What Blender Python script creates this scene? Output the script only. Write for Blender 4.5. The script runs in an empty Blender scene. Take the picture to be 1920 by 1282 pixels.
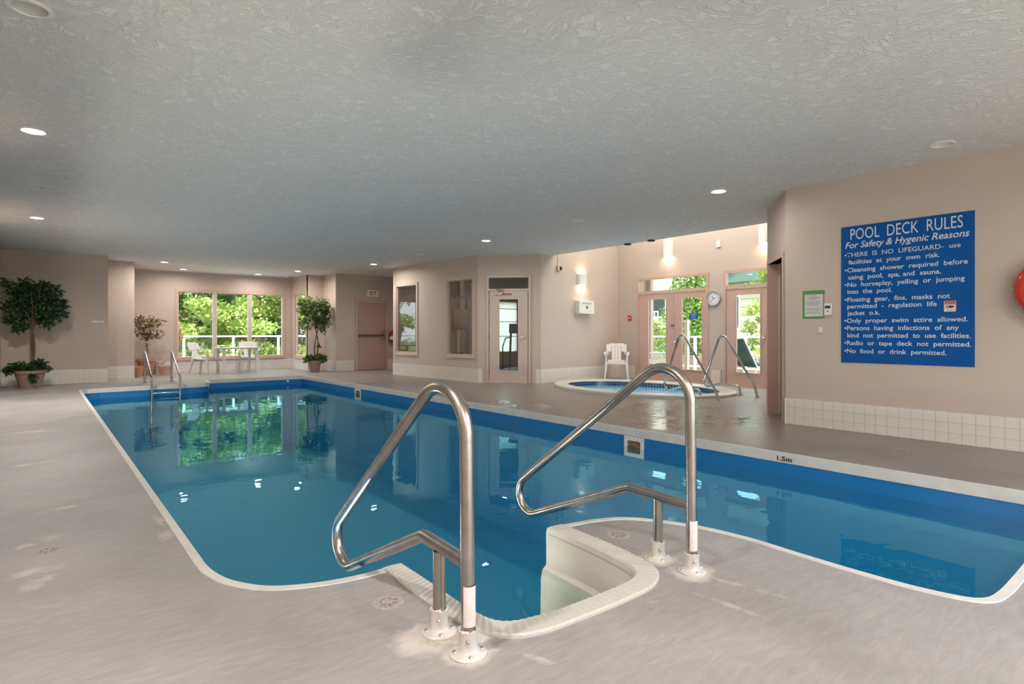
import bpy, bmesh, math, random
from mathutils import Vector, Matrix
from mathutils.geometry import tessellate_polygon
SC = bpy.context.scene
COL = SC.collection
PI = math.pi

# ------------------------------------------------------------------ camera
cam_d = bpy.data.cameras.new('camera'); cam = bpy.data.objects.new('camera', cam_d); COL.objects.link(cam)
cam.location = (0, 0, 1.1); cam.rotation_euler = (PI/2, 0, -math.atan(882/1080))
cam_d.sensor_width = 36; cam_d.lens = 20.25; cam_d.shift_y = -16/1920; cam_d.clip_start = .05; cam_d.clip_end = 300
SC.camera = cam

# ------------------------------------------------------------------ light
SC.view_settings.view_transform = 'Standard'; SC.view_settings.look = 'None'
SC.view_settings.exposure = 0.6; SC.view_settings.gamma = 1.0; SC.view_settings.use_curve_mapping = False
SC.cycles.max_bounces = 10; SC.cycles.diffuse_bounces = 5; SC.cycles.glossy_bounces = 5
SC.cycles.transparent_max_bounces = 24; SC.cycles.caustics_reflective = False; SC.cycles.caustics_refractive = False
SC.cycles.sample_clamp_indirect = 6.0; SC.cycles.use_denoising = True
W = bpy.data.worlds.new('world'); SC.world = W; W.use_nodes = True
_nt = W.node_tree; _bg = _nt.nodes['Background']
_tc = _nt.nodes.new('ShaderNodeTexCoord'); _sep = _nt.nodes.new('ShaderNodeSeparateXYZ'); _cr = _nt.nodes.new('ShaderNodeValToRGB')
_nt.links.new(_tc.outputs['Generated'], _sep.inputs[0]); _nt.links.new(_sep.outputs['Z'], _cr.inputs[0]); _nt.links.new(_cr.outputs[0], _bg.inputs[0])
_cr.color_ramp.elements[0].color = (.93, .96, 1, 1); _cr.color_ramp.elements[1].color = (.62, .78, 1, 1)
SKY = 3.4
_bg.inputs[1].default_value = SKY
sun_d = bpy.data.lights.new('sun', 'SUN'); sun = bpy.data.objects.new('sun', sun_d); COL.objects.link(sun)
sun_d.energy = 7.5; sun_d.angle = math.radians(6); sun_d.color = (1, .95, .86)
sun.rotation_euler = (math.radians(38), 0, math.radians(-20))   # high sun from behind the house
LAMP_W = 26.0                 # each ceiling downlight that is on
LAMP_COL = (1, .93, .86)
POOL_W = 11.0                # each added underwater pool light
POOL_COL = (1, .925, .90)

# ------------------------------------------------------------------ materials
MATS = {}
def nodes(m): return m.node_tree.nodes, m.node_tree.links
def mat(name, col, rough=.6, metal=0, spec=.5, bump=0, bscale=30, var=0, vscale=3, coat=0, detail=4):
    if name in MATS: return MATS[name]
    m = bpy.data.materials.new(name); m.use_nodes = True; N, L = nodes(m); b = N['Principled BSDF']
    b.inputs['Base Color'].default_value = (*col, 1); b.inputs['Roughness'].default_value = rough
    b.inputs['Metallic'].default_value = metal; b.inputs['Specular IOR Level'].default_value = spec
    b.inputs['Coat Weight'].default_value = coat
    tc = N.new('ShaderNodeTexCoord')
    if var:
        n = N.new('ShaderNodeTexNoise'); n.inputs['Scale'].default_value = vscale; n.inputs['Detail'].default_value = 5
        L.new(tc.outputs['Object'], n.inputs['Vector'])
        r = N.new('ShaderNodeMapRange'); r.inputs['From Min'].default_value = .3; r.inputs['From Max'].default_value = .7
        r.inputs['To Min'].default_value = 1-var; r.inputs['To Max'].default_value = 1+var; L.new(n.outputs[0], r.inputs[0])
        x = N.new('ShaderNodeVectorMath'); x.operation = 'SCALE'; x.inputs[0].default_value = col; L.new(r.outputs[0], x.inputs['Scale'])
        L.new(x.outputs[0], b.inputs['Base Color'])
    if bump:
        n = N.new('ShaderNodeTexNoise'); n.inputs['Scale'].default_value = bscale; n.inputs['Detail'].default_value = detail
        L.new(tc.outputs['Object'], n.inputs['Vector'])
        u = N.new('ShaderNodeBump'); u.inputs['Strength'].default_value = bump; u.inputs['Distance'].default_value = .01
        L.new(n.outputs[0], u.inputs['Height']); L.new(u.outputs[0], b.inputs['Normal'])
    MATS[name] = m; return m
def emit(name, col, s):
    m = bpy.data.materials.new(name); m.use_nodes = True; N, L = nodes(m)
    b = N['Principled BSDF']; b.inputs['Base Color'].default_value = (.8, .8, .8, 1)
    b.inputs['Emission Color'].default_value = (*col, 1); b.inputs['Emission Strength'].default_value = s
    return m
def glassy(name, tint, ior, rough=0, ripple=0, rscale=3, refl=(1, 1, 1)):
    m = bpy.data.materials.new(name); m.use_nodes = True; N, L = nodes(m); N.remove(N['Principled BSDF'])
    out = N['Material Output']; t = N.new('ShaderNodeBsdfTransparent'); t.inputs[0].default_value = (*tint, 1)
    g = N.new('ShaderNodeBsdfGlossy'); g.inputs['Roughness'].default_value = rough; g.inputs['Color'].default_value = (*refl, 1)
    # Schlick reflectance, the same from both sides of the thin surface
    def mth(op, a, c=None):
        q = N.new('ShaderNodeMath'); q.operation = op
        for k, w in enumerate((a, c)):
            if w is None: continue
            if isinstance(w, (int, float)): q.inputs[k].default_value = w
            else: L.new(w, q.inputs[k])
        return q.outputs[0]
    ge = N.new('ShaderNodeNewGeometry'); dt = N.new('ShaderNodeVectorMath'); dt.operation = 'DOT_PRODUCT'
    L.new(ge.outputs['Incoming'], dt.inputs[0]); L.new(ge.outputs['Normal'], dt.inputs[1])
    f0 = ((ior-1)/(ior+1))**2
    fr = mth('ADD', mth('MULTIPLY', mth('POWER', mth('SUBTRACT', 1.0, mth('ABSOLUTE', dt.outputs['Value'])), 5.0), 1-f0), f0)
    x = N.new('ShaderNodeMixShader'); L.new(fr, x.inputs[0]); L.new(t.outputs[0], x.inputs[1]); L.new(g.outputs[0], x.inputs[2])
    L.new(x.outputs[0], out.inputs[0])
    if ripple:
        tc = N.new('ShaderNodeTexCoord'); n = N.new('ShaderNodeTexNoise'); n.inputs['Scale'].default_value = rscale
        n.inputs['Detail'].default_value = 2.5; n.inputs['Distortion'].default_value = .6
        u = N.new('ShaderNodeBump'); u.inputs['Strength'].default_value = 1; u.inputs['Distance'].default_value = ripple
        L.new(tc.outputs['Object'], n.inputs['Vector']); L.new(n.outputs[0], u.inputs['Height'])
        L.new(u.outputs[0], g.inputs['Normal']); L.new(u.outputs[0], dt.inputs[1])
    return m

M_wall = mat('wall_paint', (.55, .45, .38), .55, bump=.15, bscale=120, var=.015, vscale=2)
M_spawall = M_wall
M_tile = mat('base_tile', (.73, .68, .62), .3, bump=.05, bscale=60, var=.03, vscale=5)
M_grout = mat('tile_grout', (.52, .48, .44), .8)
M_pink = mat('pink_trim_paint', (.56, .38, .31), .4, var=.02, vscale=3)
M_pinkdoor = mat('dusty_pink_door_paint', (.47, .31, .255), .4, var=.03, vscale=2)
M_frame = mat('beige_trim_paint', (.58, .47, .40), .4, var=.02)
M_white = mat('white_plastic', (.78, .76, .73), .35, var=.03, vscale=8)
M_metalwhite = mat('white_enamel', (.60, .58, .54), .3, bump=.12, bscale=40, var=.05, vscale=25)
M_black = mat('black_plastic', (.015, .015, .017), .4)
M_dark = mat('dark_grey_metal', (.06, .06, .065), .4)
M_chrome = mat('chrome', (.75, .74, .72), .12, metal=1)
M_steel = mat('worn_brushed_stainless', (.42, .39, .36), .27, metal=1, bump=.05, bscale=90, var=.18, vscale=9)
M_red = mat('red_enamel', (.55, .03, .02), .3)
M_ring = mat('glossy_orange_red_vinyl', (.62, .035, .01), .18, coat=.6)
M_liner = mat('blue_vinyl_liner', (.0, .155, .42), .45, var=.03, vscale=1.5)
M_lip = mat('white_coping', (.62, .60, .57), .45, bump=.2, bscale=25, var=.06, vscale=10)
M_fibre = mat('white_fibreglass', (.57, .545, .495), .32, var=.02)
M_glass = glassy('window_glass', (.95, .97, .96), 1.5)
M_liner2 = mat('aqua_liner_floor', (.0, .25, .56), .5, var=.02, vscale=1.5)
M_water = glassy('pool_water', (.84, .91, .79), 1.33, rough=.0, ripple=.003, rscale=2.2, refl=(.36, .68, .79))
M_spawater = glassy('hot_tub_water', (.80, .95, 1), 1.33, ripple=.006, rscale=6)

def ceiling_material():
    """brush-stomped plaster: fine ridges whose direction changes from stomp to stomp"""
    m = bpy.data.materials.new('stomped_ceiling_texture'); m.use_nodes = True; N, L = nodes(m); b = N['Principled BSDF']
    tc = N.new('ShaderNodeTexCoord')
    w = N.new('ShaderNodeTexNoise'); w.inputs['Scale'].default_value = 9; w.inputs['Detail'].default_value = 2; L.new(tc.outputs['Object'], w.inputs['Vector'])
    wm = N.new('ShaderNodeVectorMath'); wm.operation = 'MULTIPLY_ADD'; wm.inputs[1].default_value = (.22, .22, 0); L.new(w.outputs['Color'], wm.inputs[0]); L.new(tc.outputs['Object'], wm.inputs[2])
    vo = N.new('ShaderNodeTexVoronoi'); vo.inputs['Scale'].default_value = 2.6; L.new(wm.outputs[0], vo.inputs['Vector'])
    loc = N.new('ShaderNodeVectorMath'); loc.operation = 'SUBTRACT'; L.new(wm.outputs[0], loc.inputs[0]); L.new(vo.outputs['Position'], loc.inputs[1])
    sp = N.new('ShaderNodeSeparateXYZ'); L.new(vo.outputs['Color'], sp.inputs[0])
    an = N.new('ShaderNodeMath'); an.operation = 'MULTIPLY_ADD'; an.inputs[1].default_value = 2.2; an.inputs[2].default_value = -.4; L.new(sp.outputs[0], an.inputs[0])
    ro = N.new('ShaderNodeVectorRotate'); ro.rotation_type = 'Z_AXIS'; L.new(loc.outputs[0], ro.inputs['Vector']); L.new(an.outputs[0], ro.inputs['Angle'])
    of = N.new('ShaderNodeVectorMath'); of.operation = 'MULTIPLY_ADD'; of.inputs[1].default_value = (9, 9, 9); L.new(vo.outputs['Color'], of.inputs[0]); L.new(ro.outputs[0], of.inputs[2])
    mp = N.new('ShaderNodeMapping'); mp.inputs['Scale'].default_value = (9, 42, 1); L.new(of.outputs[0], mp.inputs[0])
    n = N.new('ShaderNodeTexNoise'); n.inputs['Scale'].default_value = 1; n.inputs['Detail'].default_value = 3; n.inputs['Distortion'].default_value = .5; L.new(mp.outputs[0], n.inputs['Vector'])
    r = N.new('ShaderNodeMapRange'); r.inputs['From Min'].default_value = .46; r.inputs['From Max'].default_value = .64; L.new(n.outputs[0], r.inputs[0])
    u = N.new('ShaderNodeBump'); u.inputs['Strength'].default_value = .8; u.inputs['Distance'].default_value = .006
    L.new(r.outputs[0], u.inputs['Height']); L.new(u.outputs[0], b.inputs['Normal'])
    x = N.new('ShaderNodeMix'); x.data_type = 'RGBA'; x.inputs['A'].default_value = (.70, .685, .675, 1); x.inputs['B'].default_value = (.82, .80, .785, 1)
    L.new(r.outputs[0], x.inputs['Factor']); L.new(x.outputs['Result'], b.inputs['Base Color'])
    b.inputs['Roughness'].default_value = .7
    return m
M_ceil = ceiling_material()

def deck_material():
    m = bpy.data.materials.new('grey_trowelled_deck'); m.use_nodes = True; N, L = nodes(m); b = N['Principled BSDF']
    tc = N.new('ShaderNodeTexCoord')
    def noise(s, d=5, dist=0, vec=None):
        n = N.new('ShaderNodeTexNoise'); n.inputs['Scale'].default_value = s; n.inputs['Detail'].default_value = d
        n.inputs['Distortion'].default_value = dist; L.new(vec or tc.outputs['Object'], n.inputs['Vector']); return n.outputs[0]
    def mrange(src, a, c, lo=0, hi=1):
        r = N.new('ShaderNodeMapRange'); r.inputs['From Min'].default_value = a; r.inputs['From Max'].default_value = c
        r.inputs['To Min'].default_value = lo; r.inputs['To Max'].default_value = hi; L.new(src, r.inputs[0]); return r.outputs[0]
    def mul(a, c):
        r = N.new('ShaderNodeMath'); r.operation = 'MULTIPLY'; L.new(a, r.inputs[0]); L.new(c, r.inputs[1]); return r.outputs[0]
    def mx(a, c):
        r = N.new('ShaderNodeMath'); r.operation = 'MAXIMUM'; L.new(a, r.inputs[0]); L.new(c, r.inputs[1]); return r.outputs[0]
    def blob(x, y, rx, ry, rot=0, soft=.25):       # a patch with a ragged edge around a point of the deck
        mp = N.new('ShaderNodeMapping'); mp.vector_type = 'TEXTURE'; mp.inputs['Location'].default_value = (x, y, 0)
        mp.inputs['Rotation'].default_value = (0, 0, rot); mp.inputs['Scale'].default_value = (rx, ry, 1)
        L.new(tc.outputs['Object'], mp.inputs[0])
        ln = N.new('ShaderNodeVectorMath'); ln.operation = 'LENGTH'; L.new(mp.outputs[0], ln.inputs[0])
        ad = N.new('ShaderNodeMath'); ad.operation = 'MULTIPLY_ADD'; ad.inputs[1].default_value = .9; L.new(rag, ad.inputs[0]); L.new(ln.outputs['Value'], ad.inputs[2])
        return mrange(ad.outputs[0], 1.45+soft, 1.45-soft)
    rag = noise(14, 4, 1)
    # base colour
    x = N.new('ShaderNodeMix'); x.data_type = 'RGBA'; x.inputs['A'].default_value = (.275, .262, .255, 1); x.inputs['B'].default_value = (.345, .33, .325, 1)
    L.new(mrange(noise(1.3, 6, .4), .35, .65), x.inputs['Factor'])
    y = N.new('ShaderNodeMix'); y.data_type = 'RGBA'; y.blend_type = 'MULTIPLY'; y.inputs['Factor'].default_value = .25
    L.new(x.outputs['Result'], y.inputs['A'])
    mp = N.new('ShaderNodeMapping'); mp.inputs['Scale'].default_value = (3, 14, 1); mp.inputs['Rotation'].default_value = (0, 0, .65); L.new(tc.outputs['Object'], mp.inputs[0])
    L.new(mrange(noise(3, 6, .8, mp.outputs[0]), .35, .65, .6, 1.15), y.inputs['B'])
    # lime stains
    s = blob(1.08, 1.80, .12, .10)
    for (px, py, rx, ry, ro) in ((1.20, 1.70, .10, .07, .5), (1.14, 1.63, .085, .08, 0), (2.33, 1.54, .11, .09, .4), (-.30, 2.1, .0, .0, 0), (2.33, 1.73, .09, .08, 0)):
        if rx: s = mx(s, blob(px, py, rx, ry, ro))
    for (px, py, rx, ry, ro) in ((-.03, 3.43, .10, .07, .3), (-.01, 3.32, .05, .10, -.3), (.01, 3.95, .12, .04, .5), (.545, 3.95, .03, .12, .1), (.53, 3.62, .04, .10, -.1),
                                 (2.37, 1.29, .15, .016, -1.36), (2.155, 1.30, .15, .016, -1.52), (1.31, 1.42, .016, .08, .3), (1.91, 1.47, .08, .010, -.15), (6.2, 5.6, .5, .03, .2), (-.05, 6.33, .14, .05, .2),
                                 (2.97, 1.60, .02, .28, .3), (5.86, 12.4, .5, .14, .3), (5.75, 13.3, .5, .08, .1), (-.1, 8.4, .2, .10, .2), (.10, 4.6, .12, .03, .3)):
        q = mul(blob(px, py, rx, ry, ro, .35), mrange(noise(9, 4, .5), .40, .66, 0, .75)); s = mx(s, q)
    z = N.new('ShaderNodeMix'); z.data_type = 'RGBA'; z.inputs['B'].default_value = (.66, .60, .54, 1)
    L.new(y.outputs['Result'], z.inputs['A']); L.new(mrange(s, 0, 1, 0, .75), z.inputs['Factor'])
    # rust by the left rail
    rs = mul(blob(1.115, 1.75, .085, .05), mrange(noise(22, 3), .5, .62, 0, .55))
    z2 = N.new('ShaderNodeMix'); z2.data_type = 'RGBA'; z2.inputs['B'].default_value = (.42, .27, .17, 1)
    L.new(z.outputs['Result'], z2.inputs['A']); L.new(rs, z2.inputs['Factor'])
    # wet patches by the hot tub: darker and glossy
    wet = blob(5.95, 4.25, .50, .42, .3, .3)
    for w_ in ((5.72, 6.9, .35, .6, .2), (6.7, 3.9, .5, .35, 0), (7.2, 5.2, .7, .5, .5), (6.6, 4.7, .4, .3, 0)): wet = mx(wet, blob(*w_, .3))
    wet = mul(wet, mrange(noise(4.5, 5, .9), .46, .54))
    z3 = N.new('ShaderNodeMix'); z3.data_type = 'RGBA'; z3.blend_type = 'MULTIPLY'; z3.inputs['B'].default_value = (.92, .91, .90, 1)
    L.new(z2.outputs['Result'], z3.inputs['A']); L.new(wet, z3.inputs['Factor'])
    dim_gloss = blob(6.9, 6.0, 2.4, 8.5, 0, .6); shiny = mx(dim_gloss, blob(4.2, 17.2, 3.2, 1.8, 0, .6))  # dimmer light along the right deck put into the colour; glossier there too
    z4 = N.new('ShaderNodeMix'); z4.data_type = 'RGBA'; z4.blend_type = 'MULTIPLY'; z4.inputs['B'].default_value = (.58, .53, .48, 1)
    L.new(z3.outputs['Result'], z4.inputs['A']); L.new(dim_gloss, z4.inputs['Factor']); L.new(z4.outputs['Result'], b.inputs['Base Color'])
    rr = N.new('ShaderNodeMix'); rr.data_type = 'FLOAT'; rr.inputs['A'].default_value = .55; rr.inputs['B'].default_value = .30; L.new(shiny, rr.inputs['Factor'])
    rw = N.new('ShaderNodeMix'); rw.data_type = 'FLOAT'; rw.inputs['B'].default_value = .05; L.new(rr.outputs[0], rw.inputs['A']); L.new(wet, rw.inputs['Factor'])
    L.new(rw.outputs[0], b.inputs['Roughness'])
    u = N.new('ShaderNodeBump'); u.inputs['Strength'].default_value = .35; u.inputs['Distance'].default_value = .006
    L.new(noise(9, 5, .5), u.inputs['Height'])
    u2 = N.new('ShaderNodeBump'); u2.inputs['Strength'].default_value = .15; u2.inputs['Distance'].default_value = .002
    L.new(noise(90, 3), u2.inputs['Height']); L.new(u.outputs[0], u2.inputs['Normal']); L.new(u2.outputs[0], b.inputs['Normal'])
    return m
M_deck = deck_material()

# ------------------------------------------------------------------ helpers
def tag(o, label=None, cat=None, group=None, kind=None):
    if label: o['label'] = label
    if cat: o['category'] = cat
    if group: o['group'] = group
    if kind: o['kind'] = kind
    return o
def empty(name, loc=(0, 0, 0), rz=0, label=None, cat=None, group=None, kind=None, parent=None):
    o = bpy.data.objects.new(name, None); COL.objects.link(o); o.location = loc; o.rotation_euler = (0, 0, rz); o.empty_display_size = .1
    if parent: o.parent = parent
    return tag(o, label, cat, group, kind)
class MB:
    """collects shapes for one mesh object"""
    def __init__(s, mtx=None): s.v = []; s.f = []; s.mtx = mtx
    def add(s, v, f):
        k = len(s.v); s.v += [tuple(p) for p in v]; s.f += [tuple(i+k for i in q) for q in f]; return s
    def box(s, x0, x1, y0, y1, z0, z1, M=None):
        v = [(x, y, z) for x in (x0, x1) for y in (y0, y1) for z in (z0, z1)]
        if M: v = [M @ Vector(p) for p in v]
        return s.add(v, [(0, 1, 3, 2), (4, 6, 7, 5), (0, 4, 5, 1), (2, 3, 7, 6), (0, 2, 6, 4), (1, 5, 7, 3)])
    def cbox(s, c, d, rz=0, M=None):
        T = Matrix.Translation(c) @ Matrix.Rotation(rz, 4, 'Z')
        if M: T = T @ M
        return s.box(-d[0]/2, d[0]/2, -d[1]/2, d[1]/2, -d[2]/2, d[2]/2, T)
    def bbox(s, x0, x1, y0, y1, z0, z1, b=.004, M=None):      # box with chamfered edges
        bm = bmesh.new(); bmesh.ops.create_cube(bm, size=1)
        for q in bm.verts: q.co = ((x0+x1)/2+q.co.x*(x1-x0), (y0+y1)/2+q.co.y*(y1-y0), (z0+z1)/2+q.co.z*(z1-z0))
        bmesh.ops.bevel(bm, geom=bm.edges[:], offset=b, segments=2, affect='EDGES', profile=.5)
        if M: bmesh.ops.transform(bm, matrix=M, verts=bm.verts)
        bm.verts.index_update(); s.add([q.co[:] for q in bm.verts], [[q.index for q in f.verts] for f in bm.faces]); bm.free(); return s
    def lathe(s, prof, n=24, c=(0, 0, 0), M=None, a0=0, a1=2*PI):
        full = abs(a1-a0-2*PI) < 1e-6; m = n if full else n+1; v = []
        for i in range(m):
            a = a0+(a1-a0)*i/n
            for (r, z) in prof:
                p = Vector((r*math.cos(a), r*math.sin(a), z)); p = (M @ p) if M else p
                v.append((p.x+c[0], p.y+c[1], p.z+c[2]))
        k = len(prof); f = []
        for i in range(n):
            j = (i+1) % m
            for t in range(k-1): f.append((i*k+t, j*k+t, j*k+t+1, i*k+t+1))
        return s.add(v, f)
    def disc(s, c, r, n=20, M=None, up=True):
        v = [(r*math.cos(2*PI*i/n), r*math.sin(2*PI*i/n), 0) for i in range(n)]
        v = [((M @ Vector(p)) if M else Vector(p))+Vector(c) for p in v]
        return s.add(v, [tuple(range(n)) if up else tuple(reversed(range(n)))])
    def cyl(s, c, r, h, n=20, r2=None, M=None):
        r2 = r if r2 is None else r2
        return s.lathe([(0, 0), (r, 0), (r2, h), (0, h)], n, c, M)
    def tube(s, pts, r, n=12, cap=True):
        P = [Vector(p) for p in pts]; T = []
        for i in range(len(P)):
            t = (P[min(i+1, len(P)-1)]-P[max(i-1, 0)]); T.append(t.normalized())
        u = T[0].orthogonal().normalized(); v = []; rr = r if hasattr(r, '__len__') else [r]*len(P)
        for i, p in enumerate(P):
            u = (u-T[i]*u.dot(T[i])).normalized(); w = T[i].cross(u)
            for k in range(n):
                a = 2*PI*k/n; v.append(p+(u*math.cos(a)+w*math.sin(a))*rr[i])
        f = [(i*n+k, i*n+(k+1) % n, (i+1)*n+(k+1) % n, (i+1)*n+k) for i in range(len(P)-1) for k in range(n)]
        if cap: f += [tuple(reversed(range(n))), tuple(range((len(P)-1)*n, len(P)*n))]
        return s.add(v, f)
    def ball(s, c, r, sc=(1, 1, 1), n=12):
        prof = [(r*math.sin(PI*i/n), -r*math.cos(PI*i/n)) for i in range(n+1)]
        return s.lathe(prof, n*2, c, Matrix.Diagonal((*sc, 1)))
    def build(s, name, m, parent=None, smooth=False, loc=None, rz=0, kind=None, label=None, cat=None, group=None):
        me = bpy.data.meshes.new(name); me.from_pydata([tuple(p) for p in s.v], [], s.f); me.update()
        bm = bmesh.new(); bm.from_mesh(me); bmesh.ops.remove_doubles(bm, verts=bm.verts, dist=1e-5)
        bmesh.ops.recalc_face_normals(bm, faces=bm.faces); bm.to_mesh(me); bm.free()
        me.materials.append(m)
        if smooth:
            me.polygons.foreach_set('use_smooth', [True]*len(me.polygons))
            try: me.set_sharp_from_angle(angle=math.radians(40))
            except Exception: pass
        o = bpy.data.objects.new(name, me); COL.objects.link(o)
        if parent: o.parent = parent
        if loc: o.location = loc
        if rz: o.rotation_euler = (0, 0, rz)
        return tag(o, label, cat, group, kind)
def kids(o): return [c for c in bpy.data.objects if c.parent == o]
def copy_tree(o, parent=None):
    c = o.copy(); COL.objects.link(c)
    if parent: c.parent = parent
    for ch in kids(o): copy_tree(ch, c)
    return c
def frame_from(p, q):      # local x runs p->q, local z up, local y = left of p->q
    return Matrix.Translation((p[0], p[1], 0)) @ Matrix.Rotation(math.atan2(q[1]-p[1], q[0]-p[0]), 4, 'Z')
def fillet(pts, rad, seg=10):
    P = [Vector(p) for p in pts]; out = [P[0]]
    for i in range(1, len(P)-1):
        a = (P[i-1]-P[i]).normalized(); b = (P[i+1]-P[i]).normalized(); r = rad[i-1]
        half = a.angle(b)/2; t = r/math.tan(half); t = min(t, (P[i-1]-P[i]).length*.98, (P[i+1]-P[i]).length*.98); r = t*math.tan(half)
        cdir = (a+b).normalized(); c = P[i]+cdir*(r/math.sin(half)); s0 = P[i]+a*t-c; s1 = P[i]+b*t-c
        ang = s0.angle(s1)
        for k in range(seg+1):
            w = k/seg; out.append(c+(s0*math.sin((1-w)*ang)+s1*math.sin(w*ang))/math.sin(ang))
    out.append(P[-1]); return out
def poly(name, outer, holes, z, m, kind=None, parent=None, flip=False):
    loops = [[Vector((x, y, z)) for x, y in outer]]+[[Vector((x, y, z)) for x, y in h] for h in holes]
    tris = tessellate_polygon(loops); vs = [p for l in loops for p in l]
    me = bpy.data.meshes.new(name); me.from_pydata([tuple(p) for p in vs], [], [tuple(t) for t in tris]); me.update()
    up = me.polygons[0].normal.z > 0
    if up == flip: me.flip_normals()
    me.materials.append(m); o = bpy.data.objects.new(name, me); COL.objects.link(o)
    if parent: o.parent = parent
    return tag(o, kind=kind)
def wall(name, p, q, z1, openings=(), th=.12, m=None, side=-1, z0=0, parent=None):
    """vertical wall from p to q; openings (u0,u1,z0,z1) along it; thickness goes to the side away from the room"""
    M = frame_from(p, q); Lw = math.hypot(q[0]-p[0], q[1]-p[1]); b = MB()
    y0, y1 = (-th, 0) if side < 0 else (0, th); u = 0
    for (a, c, l, h) in sorted(openings):
        if a > u: b.box(u, a, y0, y1, z0, z1, M)
        if l > z0: b.box(a, c, y0, y1, z0, l, M)
        if h < z1: b.box(a, c, y0, y1, h, z1, M)
        u = c
    if u < Lw: b.box(u, Lw, y0, y1, z0, z1, M)
    return b.build(name, m or M_wall, parent, kind='structure')
TILE_H = .1045
tile_me = None
def base_tiles(name, p, q, single=False, side=1, skip=()):
    """a strip of three rows of square tiles standing 10 mm proud of the wall, on the room side"""
    global tile_me
    M = frame_from(p, q); Lw = math.hypot(q[0]-p[0], q[1]-p[1]); g = MB(); y0, y1 = (0, .008*side) if side > 0 else (.008*side, 0)
    u = 0
    for (a, c) in sorted(skip):
        if a > u: g.box(u, a, y0, y1, 0, .313, M)
        u = c
    if u < Lw: g.box(u, Lw, y0, y1, 0, .313, M)
    o = g.build(name, M_grout, kind='structure')
    n = max(1, round(Lw/.1085)); w = Lw/n; t = MB()
    if single and tile_me is None:
        b = MB(); b.bbox(-.0528, .0528, -.002, .002, -.0507, .0507, .0012)
        tile_me = b.build('tile', M_tile).data; bpy.data.objects.remove(bpy.data.objects['tile'])
    for i in range(n):
        uc = (i+.5)*w
        if any(a-.02 < uc < c+.02 for a, c in skip): continue
        for k in range(3):
            zc = .0525+k*TILE_H
            if single:
                e = bpy.data.objects.new('tile', tile_me); COL.objects.link(e); e.parent = o
                e.matrix_local = M @ Matrix.Translation((uc, .0095*side, zc)) @ Matrix.Diagonal((w/.1085, 1, 1, 1))
            else:
                yy = (.007*side, .0105*side); t.box(uc-w/2+.0014, uc+w/2-.0014, min(yy), max(yy), zc-.0508, zc+.0508, M)
    if not single: t.build('tiles', M_tile, o, kind='stuff')
    return o
def text(body, x0, x1, cap, name, m, parent, M, shear=0, bold=0.0, h=.0015):
    """lettering laid along local x from x0 to x1, base line on local z=0 of M, standing up in local z, facing -y"""
    c = bpy.data.curves.new(name, 'FONT'); c.body = body; c.size = 1; c.offset = bold; c.shear = shear; c.extrude = 0; c.resolution_u = 3
    o = bpy.data.objects.new(name, c); COL.objects.link(o); dg = bpy.context.evaluated_depsgraph_get()
    me = bpy.data.meshes.new_from_object(o.evaluated_get(dg)); bpy.data.objects.remove(o); bpy.data.curves.remove(c)
    xs = [v.co.x for v in me.vertices]; a, b = min(xs), max(xs); sx = (x1-x0)/(b-a); sy = cap/.73
    for v in me.vertices: v.co = M @ Vector((x0+(v.co.x-a)*sx, -h, v.co.y*sy))
    me.materials.clear(); me.materials.append(m); o = bpy.data.objects.new(name, me); COL.objects.link(o); o.parent = parent; o['kind'] = 'stuff'
    return o

# ------------------------------------------------------------------ plan of the room
H = 2.85; WATER = -.21
G0, G1, G2 = (7.29, 13.96), (7.53, 10.43), (8.49, 9.40)      # fitness room front wall and its angled door wall
S1 = (11.33, 9.615)
DX = 11.30
def arc(cx, cy, r, a0, a1, n=7): return [(cx+r*math.cos(math.radians(a0+(a1-a0)*i/n)), cy+r*math.sin(math.radians(a0+(a1-a0)*i/n))) for i in range(n+1)]
def smooth(pts, n=5):      # catmull-rom through points (open)
    P = [pts[0]]+list(pts)+[pts[-1]]; out = []
    for i in range(1, len(P)-2):
        for k in range(n):
            t = k/n; o = []
            for d in (0, 1):
                a, b, c, e = P[i-1][d], P[i][d], P[i+1][d], P[i+2][d]
                o.append(.5*(2*b+(c-a)*t+(2*a-5*b+4*c-e)*t*t+(3*b-a-3*c+e)*t**3))
            out.append(tuple(o))
    out.append(pts[-1]); return out
STEP_MOUTH_L, STEP_MOUTH_R = (1.235, 2.452), (2.305, 2.365)
pool_a = [(.593, 3.05), (.58, 13.8)]+smooth([(.60, 13.98), (.70, 14.10), (.90, 14.15)])+[(2.55, 14.18)]+smooth([(2.62, 14.19), (2.82, 14.26), (2.93, 14.42), (2.97, 14.75)])+[(2.99, 15.12)]+arc(5.13, 14.97, .15, 90, 0, 4)
pool_a += arc(5.08, .77, .2, 0, -90, 5)+smooth([(3.4, .572), (3.166, .577), (3.03, .60), (2.964, .678), (2.925, .857), (2.916, 1.067), (2.922, 1.312), (2.935, 1.603), (2.88, 1.91), (2.721, 2.20), (2.53, 2.315), STEP_MOUTH_R], 5)
pool_b = smooth([STEP_MOUTH_L, (1.09, 2.46), (.92, 2.505), (.757, 2.60), (.65, 2.76), (.605, 2.92), (.594, 3.04)], 5)
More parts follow.
